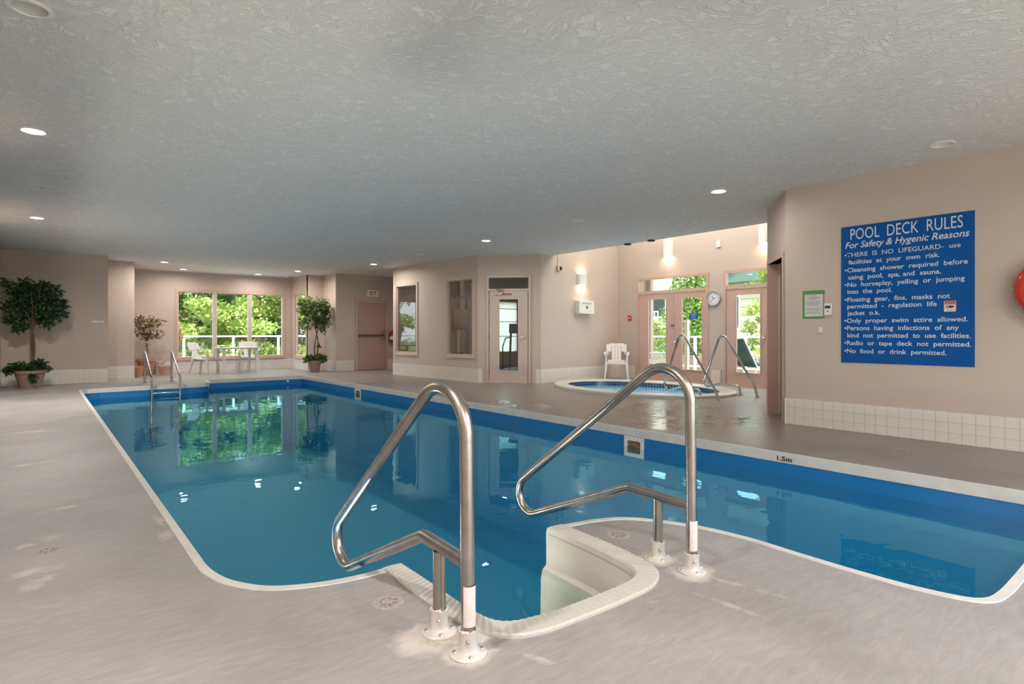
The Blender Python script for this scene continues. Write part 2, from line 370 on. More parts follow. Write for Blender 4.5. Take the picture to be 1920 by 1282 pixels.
# pool mouth -> step recess outer line (deck side of the white rim)
rim_out = [STEP_MOUTH_R]+smooth([(2.29, 2.05), (2.262, 1.80), (2.20, 1.63), (2.06, 1.545), (1.88, 1.53), (1.62, 1.54), (1.42, 1.56), (1.30, 1.62), (1.235, 1.75), (1.215, 1.98), (1.215, 2.20)], 5)+[STEP_MOUTH_L]
rim_in = smooth([(2.205, 2.375), (2.19, 2.15), (2.165, 1.90), (2.125, 1.73), (2.05, 1.655), (1.88, 1.64), (1.62, 1.65), (1.46, 1.672), (1.375, 1.70), (1.33, 1.76), (1.318, 1.90), (1.325, 2.20), (1.325, 2.445)], 5)
pool_poly = pool_a+pool_b
pool_hole = pool_a+rim_out[1:-1]+pool_b
SPA_C, SPA_RX, SPA_RY = (9.15, 7.25), 1.35, 1.95
def ell(rx, ry, n=56): return [(SPA_C[0]+rx*math.cos(2*PI*i/n), SPA_C[1]+ry*math.sin(2*PI*i/n)) for i in range(n)]

# floor deck
deck_out = [(-.8, -2.4), (11.42, -2.4), (11.42, 18.75), (-.8, 18.75)]
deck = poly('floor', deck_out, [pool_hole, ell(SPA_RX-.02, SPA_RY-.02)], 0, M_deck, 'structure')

# ------------------------------------------------------------------ ceiling with holes for the downlights
LIGHTS = [  # x, y, on, label
 (-.05, 4.04, False, 'large unlit recessed ceiling light at the top left corner of the picture'),
 (-.055, 6.47, True, 'nearest lit recessed ceiling light along the left side of the pool'),
 (-.05, 8.90, False, 'unlit recessed ceiling light between the two lit ones on the left side'),
 (-.055, 11.29, True, 'farther lit recessed ceiling light of the left side row'),
 (-.06, 13.62, False, 'farthest unlit recessed ceiling light of the left row, near the left end wall'),
 (2.33, 16.31, True, 'lit recessed ceiling light above the pool ladder, leftmost in the bay'),
 (2.99, 17.80, True, 'lit recessed ceiling light above the left corner of the bay window'),
 (4.95, 17.9, True, 'lit recessed ceiling light above the table by the bay window'),
 (5.57, 16.31, True, 'lit recessed ceiling light at the right end of the bay'),
 (6.49, 13.47, True, 'lit recessed ceiling light in front of the exit door'),
 (6.50, 11.16, False, 'unlit recessed ceiling light in front of the fitness room windows'),
 (6.49, 8.72, True, 'lit recessed ceiling light in front of the fitness room door'),
 (6.46, 6.28, False, 'unlit recessed ceiling light in front of the hot tub alcove'),
 (6.45, 3.88, True, 'lit recessed ceiling light nearest the blue rules sign doorway'),
 (6.45, 1.61, False, 'unlit recessed ceiling light above the blue rules sign'),
 (-.05, 1.65, True, 'added lit recessed ceiling light behind the camera on the left side'),  # this and the four below are unseen, added to fill the near end
 (-.05, -.80, True, 'added lit recessed ceiling light at the near end of the left row'),
 (6.45, -.80, True, 'added lit recessed ceiling light at the near end of the right row'),
 (2.3, -1.2, True, 'added lit recessed ceiling light by the near end wall, left of the middle'),
 (4.4, -1.2, True, 'added lit recessed ceiling light by the near end wall, right of the middle')]
R_CAN = .082
def circ(x, y, r, n=24): return [(x+r*math.cos(2*PI*i/n), y+r*math.sin(2*PI*i/n)) for i in range(n)]
ceil_out = [(-.78, -2.35), (7.17, -2.35), (7.17, 3.30), (7.95, 3.90), (8.9, 3.90), (8.9, 14.2), (8.9, 16.35), (6.72, 16.35), (6.72, 17.3), (6.28, 17.3), (6.28, 18.75), (-.78, 18.75)]
ceil = poly('ceiling', ceil_out, [circ(l[0], l[1], R_CAN) for l in LIGHTS], H, M_ceil, 'structure', flip=True)
MB().box(-.8, 8.9, -2.4, 18.78, 3.1, 3.2).build('roof_slab', M_wall, ceil)
f = MB().box(8.84, 8.9, 3.9, 9.5, H+.001, 4.5).build('wall_fascia', M_wall, kind='structure')

M_lamp_on = emit('lit_lamp_lens', (1, .93, .82), 14)
M_addedlens = emit('added_pool_lens', (.8, .95, 1), 3)
M_can = mat('white_can_reflector', (.70, .68, .66), .3)
def make_downlight(on):
    root = empty('recessed_downlight')
    MB().lathe([(R_CAN+.022, .000), (R_CAN+.020, -.006), (R_CAN+.004, -.009), (R_CAN-.001, -.004), (R_CAN-.001, .003)], 28).build('trim_ring', M_white, root, True)
    MB().lathe([(R_CAN-.001, .001), (R_CAN-.012, .05 if on else .055), (R_CAN-.03, .11), (0, .115)], 28).build('reflector', M_can, root, True)
    if on: MB().disc((0, 0, .012), R_CAN-.004, 24, up=False).build('lamp_lens', M_lamp_on, root)
    else: MB().ball((0, 0, .085), .038, (1, 1, .7), 8).build('lamp', M_white, root, True)
    return root
proto_on, proto_off = make_downlight(True), make_downlight(False); used = {True: False, False: False}
for (x, y, on, lab) in LIGHTS:
    o = (proto_on if on else proto_off)
    if used[on]: o = copy_tree(o)
    used[on] = True
    o.location = (x, y, H); tag(o, lab, 'ceiling light', 'recessed downlights in the pool ceiling')
    if on:
        d = bpy.data.lights.new('downlight_beam', 'AREA'); d.shape = 'DISK'; d.size = .15; d.energy = LAMP_W*(.4 if (y > 17) else .9 if y > 16 else (.9 if y > 8 else .3) if x > 6 else 1.15 if y < 2 else 2.8 if y > 11 else .6); d.color = LAMP_COL; d.spread = math.radians(170)
        a = bpy.data.objects.new('downlight_beam', d); COL.objects.link(a); a.location = (x, y, H-.012)
# bay ceiling slots
for i, (x, lab) in enumerate(((3.6, 'dark slot air vent in the bay ceiling, leftmost of three'), (4.6, 'dark slot air vent in the bay ceiling, middle of three'), (5.5, 'dark slot air vent in the bay ceiling, rightmost of three'))):
    r = empty('ceiling_vent', (x, 18.33, H), 0, lab, 'vent', 'slot vents in the bay ceiling')
    MB().box(-.28, .28, -.035, .035, -.004, .0).build('backing', M_dark, r)
    MB().box(-.3, .3, -.05, -.035, -.008, 0).box(-.3, .3, .035, .05, -.008, 0).box(-.3, -.28, -.035, .035, -.008, 0).box(.28, .3, -.035, .035, -.008, 0).build('frame', M_white, r)
    for yy in (-.012, .012): MB().box(-.28, .28, yy-.002, yy+.002, -.008, -.003).build('slat', M_white, r)
r = empty('ceiling_speaker', (5.95, 18.05, H), 0, 'small square dark vent in the right corner of the bay ceiling', 'vent')
MB().bbox(-.09, .09, -.09, .09, -.012, 0, .003).build('frame', M_white, r)
MB().box(-.07, .07, -.07, .07, -.015, -.011).build('grille', M_dark, r)
for (x, y, lab) in ((8.86, 7.28, 'small black spotlight at the ceiling edge, nearer the fitness room'), (8.86, 6.72, 'small black spotlight at the ceiling edge, nearer the rules sign')):
    r = empty('black_spotlight', (x, y, H), 0, lab, 'spotlight', 'black spotlights at the ceiling edge')
    MB().cyl((0, 0, -.022), .07, .022, 24).build('housing', M_black, r, True)
    MB().cyl((0, 0, -.026), .045, .006, 24).build('lens', M_dark, r, True)

# ------------------------------------------------------------------ walls
wall('wall_left', (-.65, 15.85), (-.65, -2.3), H+.25, side=-1, th=.13)
wall('wall_back', (-.78, -2.3), (7.17, -2.3), H+.25, side=-1, openings=[(.9, 3.8, .35, 2.72), (4.1, 7.0, .35, 2.72)])
wall('wall_right', (7.05, -2.3), (7.05, 3.34), H+.25, side=-1, th=.12)
P1, P2 = (-.65, 15.85), (1.16, 15.85)
wall('wall_left_end', P2, P1, H+.25, side=-1)
wall('wall_left_return', (1.18, 16.78), (1.16, 15.86), H+.25, side=-1, th=.10)
wall('wall_alcove', (1.76, 16.78), (1.18, 16.78), H+.25, side=-1)
wall('wall_alcove_return', (1.78, 18.6), (1.76, 16.79), H+.25, side=-1, th=.1)
BW = [(6.15-5.90, 6.15-2.97, .40, 2.31)]
wall('wall_bay', (6.15, 18.62), (1.78, 18.62), H+.25, BW, side=-1)
MB().box(1.79, 2.68, 18.58, 18.62, .313, H).build('wall_bay_pilaster', M_wall, kind='structure')
wall('wall_bay_side', (6.15, 17.16), (6.15, 18.74), H+.25, [(.12, 1.12, .40, 2.31)], side=-1, th=.10)
wall('wall_bay_pier', (6.60, 17.14), (6.15, 17.14), H+.25, side=-1)
wall('wall_exit_return', (6.61, 16.18), (6.60, 17.26), H+.25, side=-1, th=.10)
wall('wall_exit', (8.75, 16.18), (6.61, 16.18), H+.25, [(8.75-8.21, 8.75-7.245, -.01, 2.065)], side=-1)
wall('wall_corridor', (8.62, 14.0), (8.62, 16.18), H+.25, side=-1)
LG = math.hypot(G1[0]-G0[0], G1[1]-G0[1]); LD = math.hypot(G2[0]-G1[0], G2[1]-G1[1])
wall('wall_fitness', G1, G0, H+.25, [(LG-1.125, LG-.155, .60, 2.345), (.17, 1.11, .60, 2.345)], side=-1)
wall('wall_fitness_door', G2, G1, H+.25, [(.235, 1.19, -.01, 2.35)], side=-1, th=.12)
wall('wall_hot_tub', S1, G2, 4.5, side=-1)
wall('wall_doors', (DX, 3.9), (DX, 9.7), 4.5, [(1.82, 2.77, -.01, 2.40), (3.16, 5.06, -.01, 2.40)], side=-1, th=.14)
wall('wall_hot_tub_near', (7.83, 3.9), (11.4, 3.9), 4.5, side=-1)
D0, D1 = (7.05, 3.34), (7.84, 3.972)
LW = math.hypot(D1[0]-D0[0], D1[1]-D0[1])
wall('wall_doorway', D0, D1, H+.25, [(.10, LW-.09, -.01, 2.05)], side=-1, th=.12)
# fitness room shell
wall('wall_fitness_far', (12.6, 13.96), (7.395, 13.96), H+.25, [(1.0, 2.1, .5, 2.1)], side=-1)
wall('wall_fitness_side', (12.5, 9.5), (12.5, 14.1), H+.25, side=-1)
wall('wall_fitness_near', (11.33, 9.75), (12.5, 9.75), H+.25, side=-1)
MB().box(8.9, 12.65, 9.66, 14.2, H, H+.1).build('ceiling_fitness', M_ceil, kind='structure')
poly('floor_fitness', [(7.42, 14.05), (7.65, 10.48), (8.5, 9.56), (11.3, 9.75), (12.5, 9.75), (12.5, 14.1)], [], .004, mat('grey_carpet', (.13, .12, .11), .95), 'structure')
# hot tub alcove roof with a skylight added to brighten the walls
poly('ceiling_hot_tub', [(8.84, 3.8), (11.45, 3.8), (11.45, 9.75), (8.84, 9.75)], [[(9.2, 4.4), (11.1, 4.4), (11.1, 9.0), (9.2, 9.0)]], 4.5, M_wall, 'structure', flip=True)
sk = MB()
for a in ((9.12, 9.2, 4.32, 9.08), (11.1, 11.18, 4.32, 9.08), (9.2, 11.1, 4.32, 4.4), (9.2, 11.1, 9.0, 9.08)): sk.box(a[0], a[1], a[2], a[3], 4.5, 4.62)
sk = sk.build('window_added_skylight', M_frame, kind='structure')
M_opal = bpy.data.materials.new('opal_added_skylight'); M_opal.use_nodes = True
_N, _L = nodes(M_opal); _t = _N.new('ShaderNodeBsdfTranslucent'); _t.inputs[0].default_value = (.98, .94, .87, 1); _L.new(_t.outputs[0], _N['Material Output'].inputs[0])
MB().box(9.2, 11.1, 4.4, 9.0, 4.595, 4.6).build('pane', M_opal, sk)

# baseboard tiles
base_tiles('baseboard_right', (7.05, .4), (7.05, 3.335), True, side=1)
base_tiles('baseboard_left_end', (1.155, 15.85), (-.645, 15.85), True, side=1)
base_tiles('baseboard_alcove', (1.765, 16.78), (1.19, 16.78), side=1)
base_tiles('baseboard_bay', (6.14, 18.62), (1.80, 18.62), side=1)
base_tiles('baseboard_bay_side', (6.15, 17.15), (6.15, 18.61), side=1)
base_tiles('baseboard_bay_pier', (6.59, 17.14), (6.15, 17.14), side=1)
base_tiles('baseboard_exit_return', (6.61, 16.19), (6.60, 17.13), side=1)
base_tiles('baseboard_exit', (8.5, 16.18), (6.61, 16.18), side=1, skip=[(8.5-8.26, 8.5-7.19)])
base_tiles('baseboard_fitness', G1, G0, side=1)
base_tiles('baseboard_fitness_door', G2, G1, side=1, skip=[(.17, 1.25)])
base_tiles('baseboard_hot_tub', S1, G2, side=1)
base_tiles('baseboard_doors', (DX, 5.0), (DX, 9.6), side=1, skip=[(.66, 1.73), (2.0, 4.02)])
base_tiles('baseboard_left', (-.65, 15.84), (-.65, 8.0), side=1)
base_tiles('baseboard_back', (-.64, -2.3), (7.04, -2.3), side=1)
MB().box(-6, 12, -9, -2.45, -.15, -.02).build('terrace_bounce', mat('terrace_concrete', (.50, .47, .43), .8, var=.06, vscale=1), kind='structure')  # unseen terrace added to bounce sun up to the ceiling

# ------------------------------------------------------------------ windows
def ring(b, x0, x1, z0, z1, w, y0, y1, M=None):
    b.box(x0-w, x0, y0, y1, z0-w, z1+w, M).box(x1, x1+w, y0, y1, z0-w, z1+w, M)
    b.box(x0, x1, y0, y1, z0-w, z0, M).box(x0, x1, y0, y1, z1, z1+w, M); return b
# bay window (three lights)
M = frame_from((6.15, 18.62), (1.78, 18.62))
b = MB(); u0, u1 = 6.15-5.90, 6.15-2.97
ring(b, u0+.02, u1-.02, .42, 2.29, .075, -.05, .018, M)
w = b.build('window_1', M_pink, kind='structure')
for i, (a, c) in enumerate(((6.15-3.905, 6.15-2.99), (6.15-4.875, 6.15-3.985), (6.15-5.88, 6.15-4.955))):
    s = ring(MB(), a+.02, c-.02, .44, 2.27, .022, -.07, -.03, M).build('sash', M_white, w)
    MB().box(a+.02, c-.02, -.052, -.047, .44, 2.27, M).build('pane', M_glass, s)
for x in (3.945, 4.915): MB().box(6.15-x-.038, 6.15-x+.038, -.06, .005, .42, 2.29, M).build('mullion', M_frame, w)
MB().box(u0-.06, u1+.06, -.02, .05, .33, .352, M).build('sill', M_pink, w)
# bay side window
M = frame_from((6.15, 17.14), (6.15, 18.5))
w = ring(MB(), .16, 1.12, .42, 2.29, .075, -.05, .018, M).build('window_2', M_pink, kind='structure')
s = ring(MB(), .18, 1.10, .44, 2.27, .022, -.07, -.03, M).build('sash', M_white, w)
MB().box(.18, 1.10, -.052, -.047, .44, 2.27, M).build('pane', M_glass, s)
MB().box(.08, 1.2, -.02, .05, .33, .352, M).build('sill', M_pink, w)
# fitness windows
M = frame_from(G1, G0)
for n, (a, c) in enumerate(((LG-1.125, LG-.155), (.17, 1.11))):
    w = ring(MB(), a+.01, c-.01, .61, 2.335, .07, -.03, .018, M); ring(w, a-.035, c+.035, .565, 2.38, .028, .018, .026, M)
    w = w.build('window_%d' % (3+n), M_frame, kind='structure')
    s = ring(MB(), a+.03, c-.03, .63, 2.315, .02, -.06, -.025, M).build('sash', M_pink, w)
    MB().box(a+.03, c-.03, -.045, -.040, .63, 2.315, M).build('pane', M_glass, s)
# windows added for daylight in the near end wall (behind the camera) and the fitness room far window with its blind
for n, (a, c) in enumerate(((.12, 3.02), (3.32, 6.22))):
    w = ring(MB(), a+.04, c-.04, .39, 2.68, .06, -2.36, -2.29).build('window_%d' % (5+n), M_pink, kind='structure')
    MB().box(a, c, -2.35, -2.345, .35, 2.72).build('pane', M_glass, w)
    MB().box((a+c)/2-.03, (a+c)/2+.03, -2.37, -2.31, .35, 2.72).build('mullion', M_pink, w)
w = ring(MB(), 10.54, 11.56, .54, 2.06, .05, 13.94, 14.0).build('window_7', M_frame, kind='structure')
MB().box(10.5, 11.6, 14.01, 14.015, .5, 2.1).build('pane', M_glass, w)
M_blind = bpy.data.materials.new('translucent_blind'); M_blind.use_nodes = True
_N, _L = nodes(M_blind); _t = _N.new('ShaderNodeBsdfTranslucent'); _t.inputs[0].default_value = (.9, .9, .85, 1); _L.new(_t.outputs[0], _N['Material Output'].inputs[0])
MB().box(10.5, 11.6, 13.925, 13.927, .55, 2.1).build('blind', M_blind, w)
for z in (1.0, 1.45, 1.85): MB().box(10.5, 11.6, 13.91, 13.918, z, z+.02).build('blind_bar', M_frame, w)

# ------------------------------------------------------------------ doors
# exit door
x0, x1 = 7.275, 8.175
d = MB().box(x0-.075, x0-.012, 16.13, 16.24, 0, 2.10).box(x1+.012, x1+.075, 16.13, 16.24, 0, 2.10).box(x0-.012, x1+.012, 16.13, 16.24, 2.045, 2.10)
d = d.build('door_1', M_pink, kind='structure')
leaf = MB().bbox(x0-.008, x1+.008, 16.175, 16.215, .012, 2.04, .003).build('door_leaf', M_pinkdoor, d)
MB().box(x0, x1, 16.15, 16.2, 0, .011).build('threshold', M_dark, d)
MB().box(x0+.02, x1-.05, 16.10, 16.135, 1.02, 1.065).build('push_bar', mat('bar_bronze', (.22, .17, .13), .35, metal=.8), leaf)
MB().bbox(x1-.13, x1-.05, 16.10, 16.176, .93, 1.17, .008).build('latch_case', mat('latch_grey', (.35, .31, .27), .35, metal=.8), leaf)
MB().tube([(x1-.09, 16.11, 1.12), (x1-.06, 16.07, 1.10), (x1-.06, 16.07, 1.0), (x1-.09, 16.11, .98)], .009).build('pull_handle', M_chrome, leaf, True)
# glazed fitness room door
M = frame_from(G2, G1)           # u from G2
def GB(): return MB()
d = GB(); ring(d, .235+.035, 1.19-.035, .02, 2.335, .055, -.03, .02, M)
d.box(.27, 1.155, -.03, .015, 2.045, 2.09, M); d = d.build('door_2', M_frame, kind='structure')
ring(MB(), .19, 1.235, .0, 2.395, .02, .0, .026, M).build('casing_edge', M_frame, d)
MB().box(.27, 1.155, -.012, -.007, 2.09, 2.335, M).build('transom_pane', M_glass, d)
uL, uR = .285, 1.14
leaf = MB().box(uL, uL+.205, -.03, .012, .012, 2.04, M).box(uR-.215, uR, -.03, .012, .012, 2.04, M).box(uL+.205, uR-.215, -.03, .012, .012, .27, M).box(uL+.205, uR-.215, -.03, .012, 1.865, 2.04, M).build('door_leaf', M_frame, d)
ring(MB(), uL+.215, uR-.225, .28, 1.855, .02, .0, .02, M).build('glazing_bead', M_frame, leaf)
MB().box(uL+.205, uR-.215, -.012, -.007, .27, 1.865, M).build('door_pane', M_glass, leaf)
for z in (.25, 1.02, 1.78): MB().box(uR-.001, uR+.012, .006, .02, z-.05, z+.05, M).build('hinge', mat('hinge_bronze', (.12, .08, .05), .4, metal=.7), leaf)
MB().cyl((0, 0, 0), .026, .012, 16, M=M @ Matrix.Translation((uL+.07, .012, 1.015)) @ Matrix.Rotation(-PI/2, 4, 'X')).tube([M @ Vector((uL+.07, .03, 1.015)), M @ Vector((uL+.07, .055, 1.015)), M @ Vector((uL+.17, .055, 1.01))], .009).build('lever_handle', M_chrome, leaf, True)
cl = MB().box(uR-.30, uR-.10, .012, .055, 1.955, 2.005, M).build('closer_body', mat('closer_silver', (.5, .48, .45), .35, metal=.6), leaf)
MB().tube([M @ Vector((uR-.2, .045, 2.01)), M @ Vector((uR-.34, .10, 2.045)), M @ Vector((uR-.16, .03, 2.075))], .008, 6).build('closer_arm', M_dark, cl)
M_pale = mat('pale_print', (.42, .28, .25), .6)
sg = MB().box(uR-.50, uR-.27, .012, .015, 1.945, 1.988, M).build('door_notice', mat('dull_red', (.26, .07, .06), .5), leaf)
for k in range(9): MB().box(uR-.485+k*.0225, uR-.472+k*.0225, .015, .016, 1.958, 1.974, M).build('print_mark', M_pale, sg)
# french doors and single door on the far side of the hot tub
def Vd(y): return y-3.9
M = frame_from((DX, 3.9), (DX, 9.7))
def glazed_leaf(parent, a, c, ga, gc, name='door_leaf'):
    l = MB().box(a, ga, -.04, .0, .012, 2.04, M).box(gc, c, -.04, .0, .012, 2.04, M).box(ga, gc, -.04, .0, .012, .272, M).box(ga, gc, -.04, .0, 1.918, 2.04, M).build(name, M_pink, parent)
    ring(MB(), ga+.01, gc-.01, .285, 1.905, .018, -.01, .010, M).build('glazing_bead', M_pink, l)
    MB().box(ga, gc, -.024, -.018, .272, 1.918, M).build('door_pane', M_glass, l); return l
a, c = Vd(7.09), Vd(8.93)
d = ring(MB(), a, c, .02, 2.385, .055, -.08, .022, M).box(a, c, -.08, .018, 2.05, 2.115, M).build('door_3', M_pink, kind='structure')
MB().box(a, c, -.03, -.025, 2.115, 2.385, M).build('transom_pane', M_glass, d)
lf = glazed_leaf(d, Vd(7.945), c-.005, Vd(8.14), Vd(8.655)); rt = glazed_leaf(d, a+.005, Vd(7.935), Vd(7.195), Vd(7.72))
MB().box(Vd(7.92), Vd(7.965), .0, .016, .02, 2.04, M).build('astragal', M_pink, lf)
MB().cyl((0, 0, 0), .03, .006, 16, M=M @ Matrix.Translation((Vd(7.88), .0, .91)) @ Matrix.Rotation(-PI/2, 4, 'X')).ball(M @ Vector((Vd(7.88), .05, .91)), .028).tube([M @ Vector((Vd(7.88), 0, .91)), M @ Vector((Vd(7.88), .045, .91))], .01).build('door_knob', M_chrome, rt, True)
MB().box(Vd(7.91), Vd(8.0), .016, .035, 1.275, 1.30, M).build('slide_bolt', mat('bolt_brown', (.2, .12, .08), .4, metal=.6), lf)
ns = MB().box(Vd(7.30), Vd(7.52), .0, .003, 1.42, 1.56, M).build('glass_sign', mat('sign_blue_small', (.01, .09, .42), .4), rt)
Mr = Matrix.Translation((DX, 7.52, 0)) @ Matrix.Rotation(-PI/2, 4, 'Z')
for k, (a_, c_) in enumerate(((.03, .18), (.06, .15), (.05, .16))): MB().box(a_, c_, -.004, -.0032, 1.520-k*.036, 1.535-k*.036, Mr).build('print_line', mat('pale_blue_print', (.35, .45, .6), .5), ns)
MB().box(a, c, -.12, .02, 0, .015, M).build('threshold', M_dark, d)
a, c = Vd(5.72), Vd(6.62)
d = ring(MB(), a, c, .02, 2.385, .055, -.08, .022, M).box(a, c, -.08, .018, 2.05, 2.115, M).build('door_4', M_pink, kind='structure')
MB().box(a, c, -.03, -.025, 2.115, 2.385, M).build('transom_pane', M_glass, d)
lf = glazed_leaf(d, a+.005, c-.005, Vd(5.86), Vd(6.39))
MB().ball(M @ Vector((Vd(5.78), .04, 1.0)), .028).tube([M @ Vector((Vd(5.78), 0, 1.0)), M @ Vector((Vd(5.78), .04, 1.0))], .01).build('door_knob', M_chrome, lf, True)
MB().box(a, c, -.12, .02, 0, .015, M).build('threshold', M_dark, d)
# doorway in the angled wall by the rules sign
M = frame_from(D0, D1)
d = MB().box(.05, .12, -.30, .018, 0, 2.10, M).box(LW-.11, LW-.05, -.30, .018, 0, 2.10, M).box(.12, LW-.11, -.30, .018, 2.05, 2.10, M).build('door_5', M_pink, kind='structure')
lf = MB().box(.125, LW-.115, -.28, -.24, .01, 2.045, M).build('door_leaf', M_pinkdoor, d)
MB().ball(M @ Vector((.2, -.2, 1.0)), .028).tube([M @ Vector((.2, -.24, 1.0)), M @ Vector((.2, -.2, 1.0))], .01).build('door_knob', M_chrome, lf, True)
MB().box(-.012, .008, -.008, .012, .0, .313, frame_from(D0, D1)).build('trim_1', M_tile, kind='structure')

# ------------------------------------------------------------------ swimming pool
def strip(b, line, z0, z1, off0=0, off1=0, closed=False):
    """vertical or sloped strip below a plan line; offsets push to the left of the walking direction"""
    n = len(line); P = []
    for i, p in enumerate(line):
        q = line[(i+1) % n] if closed or i < n-1 else line[i]; r_ = line[i-1] if closed or i > 0 else line[i]
        t = Vector((q[0]-r_[0], q[1]-r_[1])).normalized(); P.append(Vector((-t.y, t.x)))
    v = []
    for p, nrm in zip(line, P):
        v.append((p[0]+nrm.x*off0, p[1]+nrm.y*off0, z0)); v.append((p[0]+nrm.x*off1, p[1]+nrm.y*off1, z1))
    f = [(2*i, 2*((i+1) % n), 2*((i+1) % n)+1, 2*i+1) for i in range(n if closed else n-1)]
    return b.add(v, f)
pool = empty('swimming_pool', (0, 0, 0), 0, 'large indoor swimming pool with blue liner and still teal water', 'swimming pool')
line = pool_b[:-1]+pool_a            # from left mouth corner all round to right mouth corner (clockwise: pool is on the right)
bl = MB(); strip(bl, line, -.08, -.32); bl.build('liner_band', M_liner, pool)
bl = MB(); strip(bl, line, -.32, -1.75); strip(bl, [STEP_MOUTH_R, STEP_MOUTH_L], -.9, -1.75)
for s_ in (0,):
    tris = tessellate_polygon([[Vector((x, y, -1.75)) for x, y in pool_poly]]); bl.add([(x, y, -1.75) for x, y in pool_poly], [tuple(t) for t in tris])
bl.build('liner', M_liner2, pool)
cp = MB(); strip(cp, line, .0, -.085, 0, 0); strip(cp, line, .0, -.085, -.012, -.012); strip(cp, line, .004, .004, -.012, .028); strip(cp, line, .004, 0, .028, .030); strip(cp, line, .004, 0, -.012, -.012); strip(cp, line, -.085, -.085, -.012, 0)
cp.build('coping', M_lip, pool)
wpoly = pool_a+list(reversed([]))+rim_in[0:]+pool_b
poly('water_surface', wpoly, [], WATER, M_water, parent=pool)
# skimmer mouths on the long right wall
for (y, hw) in ((4.24, .14), (11.70, .155)):
    X = 5.28
    b = MB(); Mx = Matrix.Translation((X-.004, y, 0)) @ Matrix.Rotation(PI/2, 4, 'Z')
    ring(b, -hw+.045, hw-.045, -.275, -.135, .045, -.002, .010, Mx); sk_ = b.build('skimmer_frame', M_white, pool)
    MB().box(-hw+.045, hw-.045, -.004, -.002, -.275, -.135, Mx).build('skimmer_throat', mat('skimmer_amber', (.16, .10, .05), .35), sk_)
    for k in range(5):
        MB().cyl((0, 0, 0), .006, .003, 8, M=Mx @ Matrix.Translation((-hw+.022+k*(2*hw-.044)/4, .010, -.112)) @ Matrix.Rotation(-PI/2, 4, 'X')).build('screw', M_dark, sk_)
    MB().tube([(X-.012, y-hw+.05, -.20), (X-.03, y, -.165), (X-.012, y+hw-.05, -.20)], .006, 6).build('flap_edge', mat('amber_flap', (.45, .25, .08), .3), sk_)
# underwater lights added in the left and near walls to brighten ceiling and water
for (x, y, a_, f_) in ((.60, 4.6, 0, 1), (.585, 7.4, 0, 1), (.58, 10.2, 0, 1), (.58, 12.8, 0, .8), (.90, 2.53, 65, 2.2), (2.935, 1.25, 0, .75)):
    Ml = Matrix.Translation((x, y, -.72)) @ Matrix.Rotation(math.radians(a_), 4, 'Z') @ Matrix.Rotation(PI/2, 4, 'Y')
    ul = MB().lathe([(.11, .0), (.13, .004), (.13, .016), (.105, .02)], 24, M=Ml).build('added_underwater_light', M_chrome, pool, True)
    MB().lathe([(.105, .012), (.07, .022), (0, .026)], 24, M=Ml).build('lens', M_addedlens, ul, True)
    d = bpy.data.lights.new('added_pool_beam', 'AREA'); d.shape = 'DISK'; d.size = .2; d.energy = POOL_W*f_; d.color = POOL_COL; d.spread = math.radians(175)
    o = bpy.data.objects.new('added_pool_beam', d); COL.objects.link(o)
    dv = Vector((math.cos(math.radians(a_))*math.cos(.75), math.sin(math.radians(a_))*math.cos(.75), math.sin(.75)))
    o.location = Vector((x, y, -.70))+dv*.06+Vector((math.cos(math.radians(a_)), math.sin(math.radians(a_)), 0))*.03
    o.rotation_euler = (-dv).to_track_quat('Z', 'Y').to_euler()
# depth markings on the coping face
for (y0_, y1_, hh) in ((2.575, 2.438, .042), (7.73, 7.536, .044)):
    Mt = Matrix.Translation((5.268, y0_, -.068)) @ Matrix.Rotation(-PI/2, 4, 'Z')
    text('1.5m', 0, y0_-y1_, hh, 'depth_marking', M_black, pool, Mt, bold=.03, h=.003)
# return fitting by the jog in the far wall
for p in ((2.955, 14.62, -.14), (4.9, 15.11, -.13)): MB().ball(p, .03, (1, 1, 1), 6).build('return_fitting', M_white, pool, True)

# moulded white entry steps
steps = empty('entry_steps', (1.76, 2.0, 0), 0, 'white fibreglass step unit with ridged rim let into the near pool edge', 'pool steps')
def LOC(b): b.v = [(p[0]-1.76, p[1]-2.0, p[2]) for p in b.v]; return b
b = MB(); n = 60
def resample(line, n):
    d = [0]
    for i in range(1, len(line)): d.append(d[-1]+math.dist(line[i-1], line[i]))
    out = []; j = 0
    for k in range(n+1):
        t = d[-1]*k/n
        while j < len(d)-2 and d[j+1] < t: j += 1
        w = (t-d[j])/(d[j+1]-d[j]) if d[j+1] > d[j] else 0
        out.append((line[j][0]+(line[j+1][0]-line[j][0])*w, line[j][1]+(line[j+1][1]-line[j][1])*w))
    return out
RO, RI = resample(rim_out, 150), resample(rim_in, 150)
prof = [(0, -.01), (0, .008), (.08, .014), (.5, .015), (.9, .014), (1.0, .006), (1.05, -.02)]
v = []
for i in range(len(RO)):
    for k, (t, z) in enumerate(prof):
        ridge = .0025 if (i % 2 and 0 < k < 5) else 0
        v.append((RO[i][0]+(RI[i][0]-RO[i][0])*t, RO[i][1]+(RI[i][1]-RO[i][1])*t, z+ridge))
k = len(prof); b.add(v, [(i*k+t, (i+1)*k+t, (i+1)*k+t+1, i*k+t+1) for i in range(len(RO)-1) for t in range(k-1)])
LOC(b).build('ridged_rim', M_fibre, steps)
